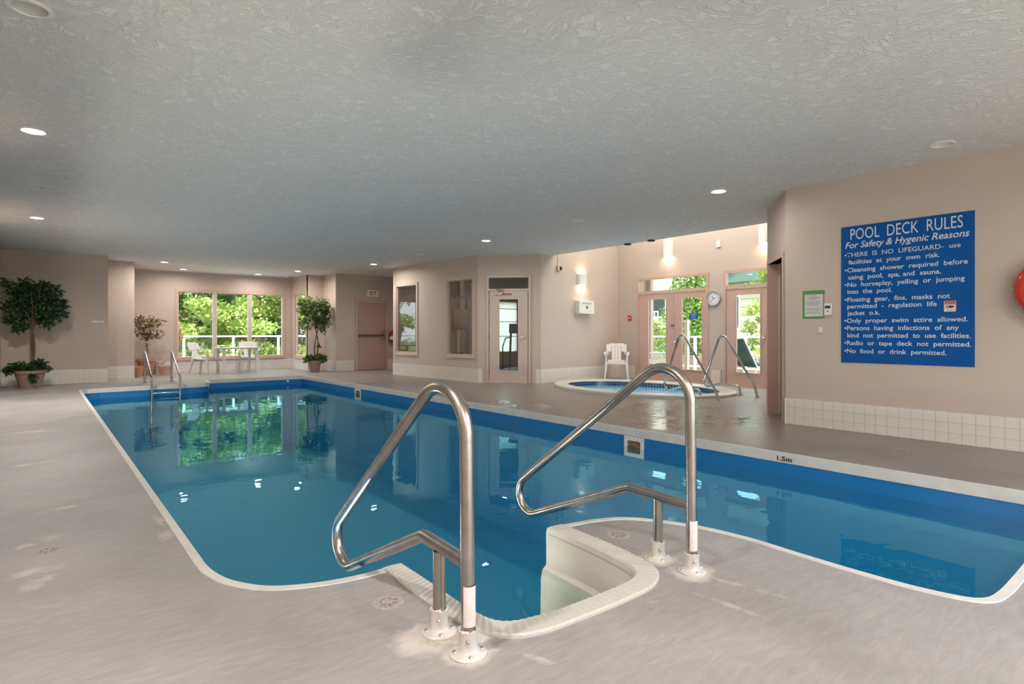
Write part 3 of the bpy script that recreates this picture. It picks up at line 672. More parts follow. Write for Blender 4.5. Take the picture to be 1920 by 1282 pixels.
# inner shell wall, widening out at the mouth
cx, cy = 1.76, 1.99
b = MB(); levels = [(-.0, -.02), (.012, -.05), (.02, -.19), (.05, -.215), (.06, -.26), (.08, -1.3)]
v = []
for i, p in enumerate(RI):
    q0 = RI[max(i-1, 0)]; q1 = RI[min(i+1, len(RI)-1)]; t = Vector((q1[0]-q0[0], q1[1]-q0[1])).normalized(); nn = Vector((t.y, -t.x))
    if nn.dot(Vector((cx-p[0], cy-p[1]))) < 0: nn = -nn
    for (o_, z) in levels: v.append((p[0]+nn.x*o_-nn.x*.005, p[1]+nn.y*o_-nn.y*.005, z))
k = len(levels); b.add(v, [(i*k+t, (i+1)*k+t, (i+1)*k+t+1, i*k+t+1) for i in range(len(RI)-1) for t in range(k-1)])
# rounded nose ends at the mouth
for (a, c_) in ((RI[0], RO[0]), (RI[-1], RO[-1])):
    pts = [(a[0]+(c_[0]-a[0])*w, a[1]+(c_[1]-a[1])*w) for w in (0, .5, 1)]
    prof2 = [(0, .012), (.012, .006), (.02, -.02), (.022, -1.3)]
    v = [(p[0], p[1]+o_*1.0, z) for p in pts for (o_, z) in prof2]; k = len(prof2)
    b.add(v, [(i*k+t, (i+1)*k+t, (i+1)*k+t+1, i*k+t+1) for i in range(2) for t in range(k-1)])
LOC(b).build('side_wall', M_fibre, steps, True)
for (yf, z, bulge) in ((1.98, -.45, .10), (2.16, -.70, .10), (2.34, -.95, .10)):
    xs = [1.36+.75*i/14 for i in range(15)]; v = []
    for x in xs:
        y = yf+bulge*(1-((x-1.735)/.40)**2)*.8
        v += [(x, 1.68, z), (x, y-.02, z), (x, y, z-.02), (x, y, z-.30)]
    b = MB().add(v, [(i*4+t, (i+1)*4+t, (i+1)*4+t+1, i*4+t+1) for i in range(14) for t in range(3)])
    LOC(b).build('step_tread', M_fibre, steps)

# ------------------------------------------------------------------ grab rails at the steps
def flange(root, y, tall=.085, wob=0):
    b = MB(); rnd = random.Random(int(y*1000)); nn = 28
    prof = [(.0, .0), (.064, .0), (.065, .005), (.060, .010), (.040, .014), (.034, .022), (.032, .04), (.0325, tall-.01), (.0345, tall), (.0255, tall+.001), (.0250, tall-.01)]
    base = len(b.v); b.lathe(prof, nn)
    b.v = [(p[0]*(1+wob*rnd.uniform(-.04, .05)*(p[2] > .012)), p[1]*(1+wob*rnd.uniform(-.04, .05)*(p[2] > .012)), p[2]+(wob*rnd.uniform(-.004, .006) if p[2] > tall-.012 else 0)) for p in b.v]
    f_ = b.build('floor_flange', M_metalwhite, root, True, loc=(0, y, 0))
    for k_ in range(4):
        a_ = PI/4+k_*PI/2+.35
        MB().lathe([(0, .006), (.006, .005), (.008, 0)], 10, (.048*math.cos(a_), .048*math.sin(a_), .011)).build('bolt', M_chrome, f_, True)
    MB().ball((-.020, -.028, .055), .007, (1, 1, 1.4), 6).build('set_screw', M_chrome, f_, True)
def grab_rail(X, pts, rad, y_front, y_back, brz, lab):
    root = empty('grab_rail', (X, 0, 0), 0, lab, 'grab rail', 'stainless grab rails at the entry steps')
    path = fillet([(0, y, z) for y, z in pts], rad, 16)
    MB().tube(path, .0245, 20).build('bent_tube', M_steel, root, True)
    MB().tube([(0, y_back, .01), (0, y_back, brz)], .0235, 20).build('support_post', M_steel, root, True)
    flange(root, y_front, .085, .6); flange(root, y_back, .088, 1)
    b = MB(); n_ = 24
    b.lathe([(.0251, .10), (.0253, .101), (.0253, .237), (.0251, .238)], n_, (0, y_front, 0), a0=-2.9, a1=.9)
    b.build('white_tape_wrap', mat('scuffed_pinkish_tape', (.80, .70, .68), .5, var=.06, vscale=60), root, True, label='scuffed whitish tape wrapped round the foot of the post')
    return root
grab_rail(1.136, [(1.629, .02), (1.645, 1.085), (3.46, -.42), (1.93, .325), (1.645, .310)], [.165, .115, .07], 1.629, 1.815, .30, 'bent stainless grab rail left of the entry steps, nearest the camera')
grab_rail(2.33, [(1.538, .02), (1.548, 1.085), (3.484, -.36), (1.905, .312), (1.55, .298)], [.155, .112, .08], 1.538, 1.727, .295, 'bent stainless grab rail right of the entry steps')

# pool ladder at the far end
lad = empty('pool_ladder', (2.05, 14.18, 0), 0, 'stainless steel ladder hanging in the far left end of the pool', 'ladder')
for x in (-.27, .25):
    path = fillet([(x, .93, 0), (x, .93, .72), (x, -.13, .18), (x, -.13, -1.1)], [.05, .09], 8)
    MB().tube(path, .021, 12).build('rail', M_steel, lad, True)
    MB().cyl((x, .93, 0), .045, .012, 18).build('foot_plate', M_steel, lad, True)
    MB().tube([(x, .93, .10), (x, .62, .10)], .008, 8).build('brace', M_steel, lad, True)
for z in (-.14, -.42, -.70): MB().bbox(-.27, .25, -.17, -.08, z-.02, z, .006).build('tread', M_steel, lad)

# ------------------------------------------------------------------ hot tub
tub = empty('hot_tub', (SPA_C[0], SPA_C[1], 0), 0, 'oval sunken hot tub with raised white rim and pale blue water', 'hot tub')
def eloft(prof, n=64):
    b = MB(); v = []
    for i in range(n):
        a_ = 2*PI*i/n
        for (o_, z) in prof: v.append(((SPA_RX-o_)*math.cos(a_), (SPA_RY-o_)*math.sin(a_), z))
    k = len(prof); return b.add(v, [(i*k+t, ((i+1) % n)*k+t, ((i+1) % n)*k+t+1, i*k+t+1) for i in range(n) for t in range(k-1)])
eloft([(.0, -.01), (.0, .045), (.02, .062), (.06, .070), (.22, .066), (.27, .058), (.29, .035), (.295, -.05)]).build('rim', M_fibre, tub, True)
M_tubblue = mat('hot_tub_blue', (.42, .74, .93), .4)
eloft([(.296, -.04), (.30, -.12), (.34, -.40), (.75, -.42), (.80, -.75), (1.2, -.78), (1.349, -.78)]).build('basin', M_tubblue, tub, True)
M_navy = mat('navy_mosaic', (.02, .05, .10), .25, var=.2, vscale=20)
b = MB(); nt_ = 150
for i in range(nt_):
    for r_ in range(2):
        a_ = 2*PI*(i+.5)/nt_; X, Y = (SPA_RX-.3)*math.cos(a_), (SPA_RY-.3)*math.sin(a_)
        th_ = math.atan2(SPA_RX*math.sin(a_), SPA_RY*math.cos(a_))
        b.cbox((X, Y, .0+.012-r_*.05), (.012, .052, .043), math.atan2((SPA_RX-.3)*math.sin(a_), (SPA_RY-.3)*math.cos(a_)))
b.build('mosaic_tiles', M_navy, tub, kind='stuff')
b = MB(); v = [((SPA_RX-.3)*math.cos(2*PI*i/64), (SPA_RY-.3)*math.sin(2*PI*i/64), -.045) for i in range(64)]
b.add(v, [tuple(range(64))]).build('water_surface', M_spawater, tub)
d_ = bpy.data.lights.new('added_hot_tub_light', 'AREA'); d_.shape = 'DISK'; d_.size = .15; d_.energy = 9; d_.color = (.8, .95, 1)  # light added in the tub to brighten its water
o = bpy.data.objects.new('added_hot_tub_light', d_); COL.objects.link(o); o.location = (8.38, 6.6, -.33); o.rotation_euler = (0, -PI/2-.1, .4)
def tub_rail(base, ang, pts, rad, lab):
    root = empty('hot_tub_rail', (base[0], base[1], 0), ang, lab, 'grab rail', 'arched rails at the hot tub')
    MB().tube(fillet([(s, 0, z) for s, z in pts], rad, 12), .0215, 14).build('bent_tube', M_steel, root, True)
    for s in (pts[0][0], pts[-1][0]): MB().lathe([(.022, .012), (.045, .010), (.050, 0)], 20, (s, 0, 0)).build('foot_plate', M_steel, root, True)
tub_rail((8.466, 5.10), math.atan2(.412, .137), [(0, 0), (.06, .17), (.95, 1.16), (1.52, .02), (1.0, .145), (.46, .15), (.42, 0)], [.15, .12, .10, .3, .09], 'arched stainless rail at the hot tub, nearer the white plastic chair')
tub_rail((9.528, 5.00), math.atan2(.362, .096), [(0, 0), (.06, .19), (.82, 1.16), (1.36, .04), (.9, .163), (.41, .165), (.37, 0)], [.15, .12, .10, .3, .09], 'arched stainless rail at the hot tub, nearer the blue rules sign')

# ------------------------------------------------------------------ rules sign and things on the right wall
SX = 7.05
M_signblue = mat('sign_blue', (.0, .078, .31), .5, spec=.2); M_letter = mat('sign_lettering', (.62, .66, .74), .5)
sign = empty('rules_sign', (0, 0, 0), 0, 'large blue sign of white pool deck rules on the right wall', 'sign')
MB().bbox(SX-.008, SX-.0005, 1.495, 2.706, .772, 2.302, .001).build('panel', M_signblue, sign)
Ms = Matrix.Translation((SX-.009, 0, 0)) @ Matrix.Rotation(-PI/2, 4, 'Z')    # local x -> -Y
LINES = [('POOL  DECK  RULES', 2.608, 1.587, 2.150, .128, 0, 0), ('For Safety & Hygenic Reasons', 2.662, 1.534, 2.056, .072, .25, .012),
 ('•THERE  IS  NO  LIFEGUARD-  use', 2.668, 1.605, 1.957, .05, 0, .004), ('facilities  at  your  own  risk.', 2.629, 1.777, 1.876, .05, 0, .012), ('•Cleansing  shower  required  before', 2.668, 1.549, 1.788, .05, 0, .012),
 ('using  pool,  spa, and  sauna.', 2.629, 1.765, 1.707, .05, 0, .012), ('•No  horseplay,  yelling  or  jumping', 2.668, 1.572, 1.624, .05, 0, .012), ('into  the  pool.', 2.64, 2.199, 1.545, .05, 0, .012),
 ('•Floating  gear,  fins,  masks  not', 2.668, 1.691, 1.456, .05, 0, .012), ('permitted  -  regulation  life', 2.64, 1.802, 1.380, .05, 0, .012), ('jacket  o.k.', 2.64, 2.314, 1.305, .05, 0, .012),
 ('•Only  proper  swim  attire  allowed.', 2.672, 1.549, 1.220, .05, 0, .012), ('•Persons  having  infections  of  any', 2.672, 1.620, 1.137, .05, 0, .012), ('kind  not  permitted  to  use  facilities.', 2.64, 1.525, 1.056, .05, 0, .012),
 ('•Radio  or  tape  deck  not  permitted.', 2.672, 1.522, .971, .05, 0, .012), ('•No  food  or  drink  permitted.', 2.672, 1.721, .882, .05, 0, .012)]
for (t_, ya, yb, z, cap, sh, bo) in LINES: text(t_, -ya, -yb, cap, 'lettering', M_letter, sign, Ms @ Matrix.Translation((0, 0, z)), shear=sh, bold=bo, h=.001)
st = empty('warning_sticker', (SX-.0095, 1.692, 1.373), 0, 'small white and red warning sticker on the blue rules sign', 'sticker')
MB().box(-.0015, 0, -.052, .052, -.056, .056).build('card', M_white, st)
ring(MB(), -.048, .048, -.052, .052, .004, -.0025, 0, Matrix.Rotation(-PI/2, 4, 'Z')).box(-.0028, -.0015, -.043, .043, .018, .05).build('red_band', M_red, st)
Mq = Matrix.Rotation(-PI/2, 4, 'Z')
for (a_, c_, z_) in ((-.028, .028, .036), (-.036, .036, .025)): MB().box(a_, c_, -.0034, -.0028, z_, z_+.006, Mq).build('print_line', M_pale, st)
MB().box(-.034, .036, -.0030, -.0016, -.040, -.036, Mq).build('print_line', M_dark, st)
b = MB(); Mq2 = Matrix.Rotation(-PI/2, 4, 'Y') @ Matrix.Identity(4)
b.lathe([(.008, .0), (.015, .0)], 16, (-.0027, .020, -.006), Matrix.Rotation(PI/2, 4, 'Y')).disc((-.0027, -.004, -.006), .013, 14, Matrix.Rotation(PI/2, 4, 'Y')).add([(-.0027, -.012, .006), (-.0027, -.04, .004), (-.0027, -.026, -.006), (-.0027, -.04, -.012), (-.0027, -.012, -.018)], [(0, 1, 2, 3, 4)])
b.build('pictogram', M_black, st)
# taped paper notice
M_tape = mat('green_masking_tape', (.09, .26, .075), .6, var=.06, vscale=20)
nt2 = empty('taped_notice', (SX, 3.01, 1.44), 0, 'white paper notice framed with green tape beside the thermostat', 'notice')
MB().box(-.002, -.0005, -.108, .108, -.145, .145).build('paper', mat('printed_paper', (.62, .60, .58), .6), nt2)
for (y0_, y1_, z0_, z1_) in ((-.125, .125, .120, .165), (-.122, .125, -.165, -.140), (.102, .125, -.14, .12), (-.120, -.106, -.14, .12)):
    MB().box(-.0035, -.002, y0_, y1_, z0_, z1_).build('tape_strip', M_tape if y1_ > 0 else mat('bleached_tape', (.30, .25, .17), .6), nt2)
Mn = Matrix.Translation((-.0022, 0, 0)) @ Matrix.Rotation(-PI/2, 4, 'Z')
M_ink = mat('faded_ink', (.22, .22, .23), .7)
for k, (a_, c_, z, mm) in enumerate(((-.035, .03, .100, M_ink), (-.075, .07, .078, M_red), (-.04, .035, .058, M_ink))): MB().box(a_, c_, -.0008, 0, z, z+.006, Mn).build('heading_line', mm, nt2)
rnd = random.Random(3)
for k in range(13): 
    if k in (5, 6, 10): continue
    MB().box(-.085, .085-rnd.random()*.04, -.0008, 0, .035-k*.0115, .0385-k*.0115, Mn).build('text_line', M_ink, nt2)
th = empty('thermostat', (SX, 2.846, 1.381), 0, 'small white wall thermostat with dark display', 'thermostat')
MB().bbox(-.022, 0, -.040, .040, -.066, .066, .005).build('case', M_white, th)
MB().box(-.0235, -.021, -.030, .030, .008, .040).build('display', M_dark, th); MB().box(-.025, -.021, -.006, .006, -.030, -.018).build('button', M_black, th)
sw = empty('blank_wall_plate', (SX, 2.932, 1.144), 0, 'white wall plate with two screws below the taped notice', 'wall plate')
MB().bbox(-.007, 0, -.036, .036, -.058, .058, .003).build('plate', M_frame, sw)
for z in (-.048, .048): MB().ball((-.007, 0, z), .004, (1, 1, 1), 5).build('screw', M_dark, sw)
MB().bbox(-.012, -.006, -.018, .018, -.03, .03, .003).build('rocker', M_white, sw)
# life ring
lr = empty('life_ring', (SX, .90, 1.505), 0, 'glossy orange red life ring hanging on the right wall', 'life ring')
b = MB(); n1, n2 = 40, 16; v = []
for i in range(n1):
    a_ = 2*PI*i/n1
    for j in range(n2):
        c_ = 2*PI*j/n2; rr_ = .20+.092*math.cos(c_); v.append((-.095+.08*math.sin(c_), rr_*math.cos(a_), rr_*math.sin(a_)))
b.add(v, [(i*n2+j, ((i+1) % n1)*n2+j, ((i+1) % n1)*n2+(j+1) % n2, i*n2+(j+1) % n2) for i in range(n1) for j in range(n2)]).build('buoy_ring', M_ring, lr, True)
M_rope = mat('beige_rope', (.52, .42, .34), .8)
for k in range(4):
    a0_, a1_ = PI/4*0+k*PI/2, (k+1)*PI/2
    pts = [(-.06-.02*math.sin(PI*t/10), (.297+.035*math.sin(PI*t/10))*math.cos(a0_+(a1_-a0_)*t/10), (.297+.035*math.sin(PI*t/10))*math.sin(a0_+(a1_-a0_)*t/10)) for t in range(11)]
    MB().tube(pts, .005, 8).build('grab_rope', M_rope, lr, True)
    MB().ball((-.07, .296*math.cos(a0_), .296*math.sin(a0_)), .014, (1, 1, 1), 6).build('rope_clip', M_frame, lr, True)
MB().box(-.03, 0, -.02, .02, .15, .19).build('hook', M_dark, lr)

# ------------------------------------------------------------------ things on the far walls
ex = empty('exit_sign', (7.75, 16.18, 2.315), 0, 'white box exit sign with red letters above the pink door', 'sign')
MB().bbox(-.172, .172, -.06, 0, -.10, .10, .006).build('housing', M_white, ex)
text('EXIT', -.11, .11, .125, 'lettering', mat('exit_red', (.70, .02, .04), .5), ex, Matrix.Translation((0, -.061, -.063)), bold=.03)
fe = empty('fire_extinguisher', (8.36, 16.08, .80), 0, 'dark red fire extinguisher on the wall right of the pink door', 'fire extinguisher')
MB().lathe([(0, 0), (.07, 0), (.078, .01), (.078, .27), (.06, .31), (.03, .33), (0, .33)], 20).build('cylinder', mat('extinguisher_red', (.35, .02, .015), .3), fe, True)
MB().lathe([(.0785, .12), (.079, .12), (.079, .21), (.0785, .21)], 20).build('paper_label', M_white, fe, True)
MB().cyl((0, 0, .33), .02, .05, 12).box(-.01, .07, -.01, .01, .37, .385).box(-.01, .06, -.01, .01, .40, .412).build('valve_and_lever', M_black, fe)
MB().tube(fillet([(-.02, 0, .36), (-.09, -.01, .34), (-.095, -.01, .12)], [.04], 5), .009, 8).build('hose', M_black, fe, True)
MB().box(-.03, .03, .07, .10, .05, .3).build('bracket', M_dark, fe)

def on_wall(p, q, u, z): M_ = frame_from(p, q); return M_ @ Vector((u, 0, z)), math.atan2(q[1]-p[1], q[0]-p[0])
SW_ang = math.atan2(S1[1]-G2[1], S1[0]-G2[0])
def on_spa(x, z): return (x, 9.40+(x-8.49)*(9.615-9.40)/(11.33-8.49), z)
fa = empty('first_aid_cabinet', on_spa(9.91, 1.715), SW_ang, 'white first aid cabinet with small cross under the wall light', 'first aid box')
MB().bbox(-.28, .28, -.13, 0, -.155, .155, .006).build('cabinet_body', M_white, fa)
dr = MB().bbox(-.275, .275, -.142, -.131, -.15, .15, .003).build('cabinet_door', M_white, fa)
text('FIRST AID KIT', -.15, .17, .03, 'lettering', M_black, dr, Matrix.Translation((0, -.1425, .075)), bold=.01)
MB().box(-.008, .018, -.1445, -.142, -.05, .04).box(-.035, .045, -.1445, -.142, -.018, .008).build('cross', M_black, dr)
M_sconce = mat('sconce_white', (.78, .75, .70), .4)
M_glowin = emit('sconce_lamp', (1, .86, .66), 18)
def sconce(loc, rz, w, h, dep, up, lab, up_w=0, grp='half round sconces in the hot tub alcove'):
    r = empty('wall_sconce', loc, rz, lab, 'wall light', grp)
    b = MB(); n_ = 20; v = []
    for i in range(n_+1):
        a_ = PI*i/n_; x, y = -w/2*math.cos(a_), -dep*math.sin(a_)
        xi, yi = x*.94, y*.94
        v += [(x, y, -h/2), (x, y, h/2), (xi, yi, h/2), (xi, yi, -h/2)]
    f_ = [(i*4+t, (i+1)*4+t, (i+1)*4+(t+1) % 4, i*4+(t+1) % 4) for i in range(n_) for t in range(4)]
    b.add(v, f_).build('shade', M_sconce, r, True)
    MB().box(-w/2, w/2, -.006, 0, -h/2-.01, h/2+.01).build('back_plate', M_sconce, r)
    MB().ball((0, -dep*.45, 0), .035, (1, 1, 1.3), 8).build('bulb', M_glowin, r, True)
    for s in ((-1, 1) if up else (-1,)):
        d_ = bpy.data.lights.new('sconce_beam', 'AREA'); d_.shape = 'DISK'; d_.size = min(w, dep)*.8; d_.energy = up_w if (s > 0 and up_w) else (2 if s < 0 else 1.2); d_.color = (1, .80, .58); d_.spread = math.radians(150)
        a_ = bpy.data.objects.new('sconce_beam', d_); COL.objects.link(a_)
        a_.matrix_world = Matrix.Translation(loc) @ Matrix.Rotation(rz, 4, 'Z') @ Matrix.Translation((0, -dep*.5, s*(h/2-.03))) @ (Matrix.Rotation(PI, 4, 'X') if s > 0 else Matrix.Identity(4))
    return r
sconce(on_spa(9.87, 2.365), SW_ang, .33, .24, .12, True, 'white half round wall light above the first aid cabinet')
sconce((DX, 8.075, 3.07), -PI/2, .26, .33, .13, False, 'white half round wall light high above the double glass doors')
sconce((DX, 5.76, 3.08), -PI/2, .26, .33, .13, False, 'white half round wall light high above the single glass door')
for (y, w_) in ((-1.7, 'nearest the end wall'), (-.3, 'farther from the end wall')):  # unseen wall lights added to throw light up on the ceiling
    sconce((-.65, y, 1.95), PI/2, .33, .24, .12, True, 'unseen white half round wall light added on the left wall, '+w_, 34, 'added half round sconces round the near end')
cm = empty('door_alarm_sensor', on_spa(9.06, 2.57), SW_ang, 'small dark sensor box on a cable below the ceiling edge', 'sensor')
MB().bbox(-.06, .02, -.05, 0, -.05, .05, .005).build('housing', M_frame, cm); MB().bbox(.0, .06, -.07, -.02, -.04, .045, .006).build('lens_block', M_black, cm)
MB().tube([(-.02, -.008, .05), (-.02, -.008, .75)], .008, 8).build('conduit', M_frame, cm)
al = empty('fire_alarm_pull', (DX, 9.205, 1.48), -PI/2, 'red fire alarm pull station left of the double glass doors', 'fire alarm')
MB().bbox(-.052, .052, -.035, 0, -.065, .065, .005).build('housing', M_red, al); MB().box(-.03, .03, -.045, -.033, -.01, .01).build('pull_bar', M_white, al)
jb = empty('wall_box', (DX, 6.795, 3.025), -PI/2, 'small white box high on the wall above the clock', 'wall box')
MB().bbox(-.042, .042, -.03, 0, -.07, .07, .004).build('cover', M_white, jb); MB().cyl((0, -.03, 0), .012, .01, 10).build('knob', M_frame, jb)
# clock
ck = empty('wall_clock', (DX, 6.903, 1.862), -PI/2, 'round white wall clock with black numerals between the glass doors', 'clock')
RX = Matrix.Rotation(PI/2, 4, 'X')
MB().lathe([(.0, .0), (.160, .0), (.168, .012), (.168, .035), (.158, .042), (.148, .036), (.146, .022)], 40, M=RX).build('case', mat('clock_rim_grey', (.30, .29, .31), .3), ck, True)
fc = MB().cyl((0, 0, 0), .148, .022, 40, M=RX).build('clock_face', mat('clock_face_white', (.76, .77, .82), .4), ck, True)
for k in range(1, 13):
    a_ = PI/2-k*PI/6; x, z = .117*math.cos(a_), .117*math.sin(a_); wd = .014 if k < 10 else .024
    text(str(k), x-wd/2-.003, x+wd/2+.003, .028, 'numeral', M_black, fc, Matrix.Translation((0, -.0235, z-.013)), bold=.03)
def hand(a_deg, ln, wd, nm): 
    MB().box(-wd/2, wd/2, -.027, -.025, -.015, ln, Matrix.Rotation(math.radians(a_deg), 4, 'Y')).build(nm, M_black, fc)
hand(319, .068, .009, 'hour_hand'); hand(228, .10, .006, 'minute_hand'); hand(100, .10, .002, 'second_hand')
# small white plate on the left end wall
pl = empty('wall_nameplate', (.98, 15.85, 1.365), 0, 'small narrow white plate on the left end wall', 'wall plate')
MB().bbox(-.11, .11, -.01, 0, -.022, .022, .003).build('plate', M_white, pl); MB().box(.02, .08, -.012, -.009, -.008, .008).build('slot', M_frame, pl)

# floor drains
for (x, y, lab) in ((-.143, 2.54, 'round rusty drain cover in the deck near the left edge'), (1.10, 2.15, 'round whitish drain cover just left of the entry steps'), (2.44, 2.07, 'round drain cover in the deck behind the right grab rail'), (6.37, 1.90, 'dark round drain cover in the deck below the blue sign')):
    if lab.startswith('round rusty'): x, y = .025, 3.75
    r = empty('floor_drain', (x, y, 0), 0, lab, 'drain', 'round drain covers in the deck')
    MB().lathe([(0, .0008), (.050, .0012), (.056, .003), (.062, .001), (.066, 0)], 26).build('cover', mat('painted_drain', (.36, .33, .305), .6, bump=.6, bscale=60, var=.25, vscale=60), r, True)
    for k in range(7):
        a_ = k*.9; MB().cbox((.03*math.cos(a_), .03*math.sin(a_), .0018), (.022, .006, .0012), a_*1.7).build('slot', mat('drain_slot', (.22, .18, .15), .8), r)

# ------------------------------------------------------------------ plastic furniture
M_resin = mat('off_white_resin', (.70, .67, .64), .35, var=.03)
def make_chair(m=M_resin):
    """monobloc arm chair, facing -y, origin on the floor"""
    r = empty('plastic_armchair')
    # seat
    b = MB(); nx, ny = 8, 8; v = []
    for i in range(nx+1):
        for j in range(ny+1):
            s_, t_ = i/nx*2-1, j/ny; wd = .245-.03*t_; x = s_*wd; y = -.23+.46*t_; z = .42-.02*math.sin(PI*t_)-.015*(1-s_*s_)-(.03*(1-t_*4) if t_ < .25 else 0)*.6; v.append((x, y, z))
    nv = len(v); v += [(p[0], p[1], p[2]-.012) for p in v]
    f_ = [(i*(ny+1)+j, (i+1)*(ny+1)+j, (i+1)*(ny+1)+j+1, i*(ny+1)+j+1) for i in range(nx) for j in range(ny)]
    f_ += [tuple(k+nv for k in reversed(q)) for q in f_]; b.add(v, f_)
    b.box(-.24, .24, -.235, -.222, .375, .415).box(-.21, .21, .22, .232, .375, .42).build('seat', m, r, True)
    # back: two stiles, top rail and five slats, curved backwards
    def bk(x, t): return (x, .20+.16*t+.05*(1-(x/.24)**2)*.6, .42+.44*t)
    def band(x0, x1, t0, t1, th=.012, n_=6, x0b=None, x1b=None):
        b = MB(); v = []; x0b = x0 if x0b is None else x0b; x1b = x1 if x1b is None else x1b
        for i in range(n_+1):
            w_ = i/n_; t = t0+(t1-t0)*w_; a_, c_ = x0+(x0b-x0)*w_, x1+(x1b-x1)*w_
            for k in range(5):
                x = a_+(c_-a_)*k/4; p = bk(x, t); v.append(p); 
        n0 = len(v); v += [(p[0], p[1]+th, p[2]) for p in v]
        f_ = [(i*5+k, (i+1)*5+k, (i+1)*5+k+1, i*5+k+1) for i in range(n_) for k in range(4)]; f_ += [tuple(q_+n0 for q_ in reversed(q)) for q in f_]
        f_ += [(i*5, i*5+n0, (i+1)*5+n0, (i+1)*5) for i in range(n_)]+[(i*5+4, (i+1)*5+4, (i+1)*5+4+n0, i*5+4+n0) for i in range(n_)]
        f_ += [(k, k+1, k+1+n0, k+n0) for k in range(4)]+[(n_*5+k, n_*5+k+n0, n_*5+k+1+n0, n_*5+k+1) for k in range(4)]
        return b.add(v, f_)
    band(-.20, .20, .86, 1.0, x0b=-.17, x1b=.17).build('back_top_rail', m, r, True)
    band(-.20, .20, .0, .10).build('back_bottom_rail', m, r, True)
    for (a_, c_) in ((-.11, -.042), (-.034, .034), (.042, .11)): band(a_, c_, .09, .87).build('back_slat', m, r, True)
    for s_ in (-1, 1):
        b = band(min(s_*.19, s_*.24), max(s_*.19, s_*.24), .38, .95); b.build('back_stile', m, r, True)
        b = band(min(s_*.12, s_*.20), max(s_*.12, s_*.20), .55, .87); b.build('back_side_panel', m, r, True)
        # arm
        pts = [(s_*.235, .30, .66), (s_*.265, .16, .655), (s_*.275, -.05, .65), (s_*.265, -.20, .64), (s_*.25, -.245, .60)]
        b = MB(); v = []
        for p in pts: v += [(p[0]-.028, p[1], p[2]), (p[0]+.028, p[1], p[2]), (p[0]+.028, p[1], p[2]-.016), (p[0]-.028, p[1], p[2]-.016)]
        b.add(v, [(i*4+k, (i+1)*4+k, (i+1)*4+(k+1) % 4, i*4+(k+1) % 4) for i in range(4) for k in range(4)]+[(0, 1, 2, 3), (16, 19, 18, 17)])
        b.build('armrest', m, r, True)
        def leg(p0, p1, w0, w1):
            b = MB(); v = []
            for p, w_ in ((p0, w0), (p1, w1)):
                v += [(p[0]-w_*.5, p[1]-w_*.5, p[2]), (p[0]+w_*.5, p[1]-w_*.5, p[2]), (p[0]+w_*.5, p[1]+w_*.5, p[2]), (p[0]-w_*.5, p[1]+w_*.5, p[2])]
            return b.add(v, [(0, 1, 2, 3), (7, 6, 5, 4)]+[(k, k+4, (k+1) % 4+4, (k+1) % 4) for k in range(4)])
        leg((s_*.272, -.27, 0), (s_*.235, -.21, .42), .034, .06).build('leg', m, r)
        leg((s_*.25, .30, 0), (s_*.20, .20, .42), .034, .055).build('leg', m, r)
        leg((s_*.235, -.215, .40), (s_*.25, -.235, .63), .05, .035).build('arm_support', m, r)
    return r
def at_face(o, x, y, fx, fy): o.location = (x, y, 0); o.rotation_euler = (0, 0, math.atan2(fy, fx)+PI/2)
ch = make_chair(); at_face(ch, 3.45, 17.5, .62, -.60)
tag(ch, 'white plastic armchair left of the table by the bay window', 'chair', 'white plastic armchairs')
c2 = copy_tree(ch); at_face(c2, 4.70, 17.98, -.22, -1); tag(c2, 'white plastic armchair behind the table by the bay window', 'chair', 'white plastic armchairs')
c3 = copy_tree(ch); at_face(c3, 10.58, 9.03, -.76, -.65); tag(c3, 'white plastic armchair alone in the corner beside the double glass doors', 'chair', 'white plastic armchairs')
tb = empty('plastic_table', (4.22, 17.28, 0), .05, 'white oval plastic table in front of the bay window', 'table')
b = MB(); nn = 40; el = [(.62*math.copysign(abs(math.cos(2*PI*i/nn))**.6, math.cos(2*PI*i/nn)), .40*math.copysign(abs(math.sin(2*PI*i/nn))**.6, math.sin(2*PI*i/nn))) for i in range(nn)]
v = [(x, y, .715) for x, y in el]+[(x, y, .695) for x, y in el]+[(x*.97, y*.97, .672) for x, y in el]
b.add(v, [tuple(range(nn)), tuple(reversed(range(2*nn, 3*nn)))]+[(i+k*nn, (i+1) % nn+k*nn, (i+1) % nn+(k+1)*nn, i+(k+1)*nn) for k in (0, 1) for i in range(nn)]).build('table_top', M_resin, tb, True)
for sx in (-1, 1):
    for sy in (-1, 1):
        b = MB(); v = []
        for (x, y, z, w_) in ((sx*.42, sy*.27, .69, .09), (sx*.42, sy*.29, .45, .055), (sx*.425, sy*.31, 0, .038)): v += [(x-w_/2, y-w_/2, z), (x+w_/2, y-w_/2, z), (x+w_/2, y+w_/2, z), (x-w_/2, y+w_/2, z)]
        b.add(v, [(0, 1, 2, 3), (11, 10, 9, 8)]+[(k+4*j, k+4+4*j, (k+1) % 4+4+4*j, (k+1) % 4+4*j) for j in (0, 1) for k in range(4)]).build('leg', M_resin, tb)

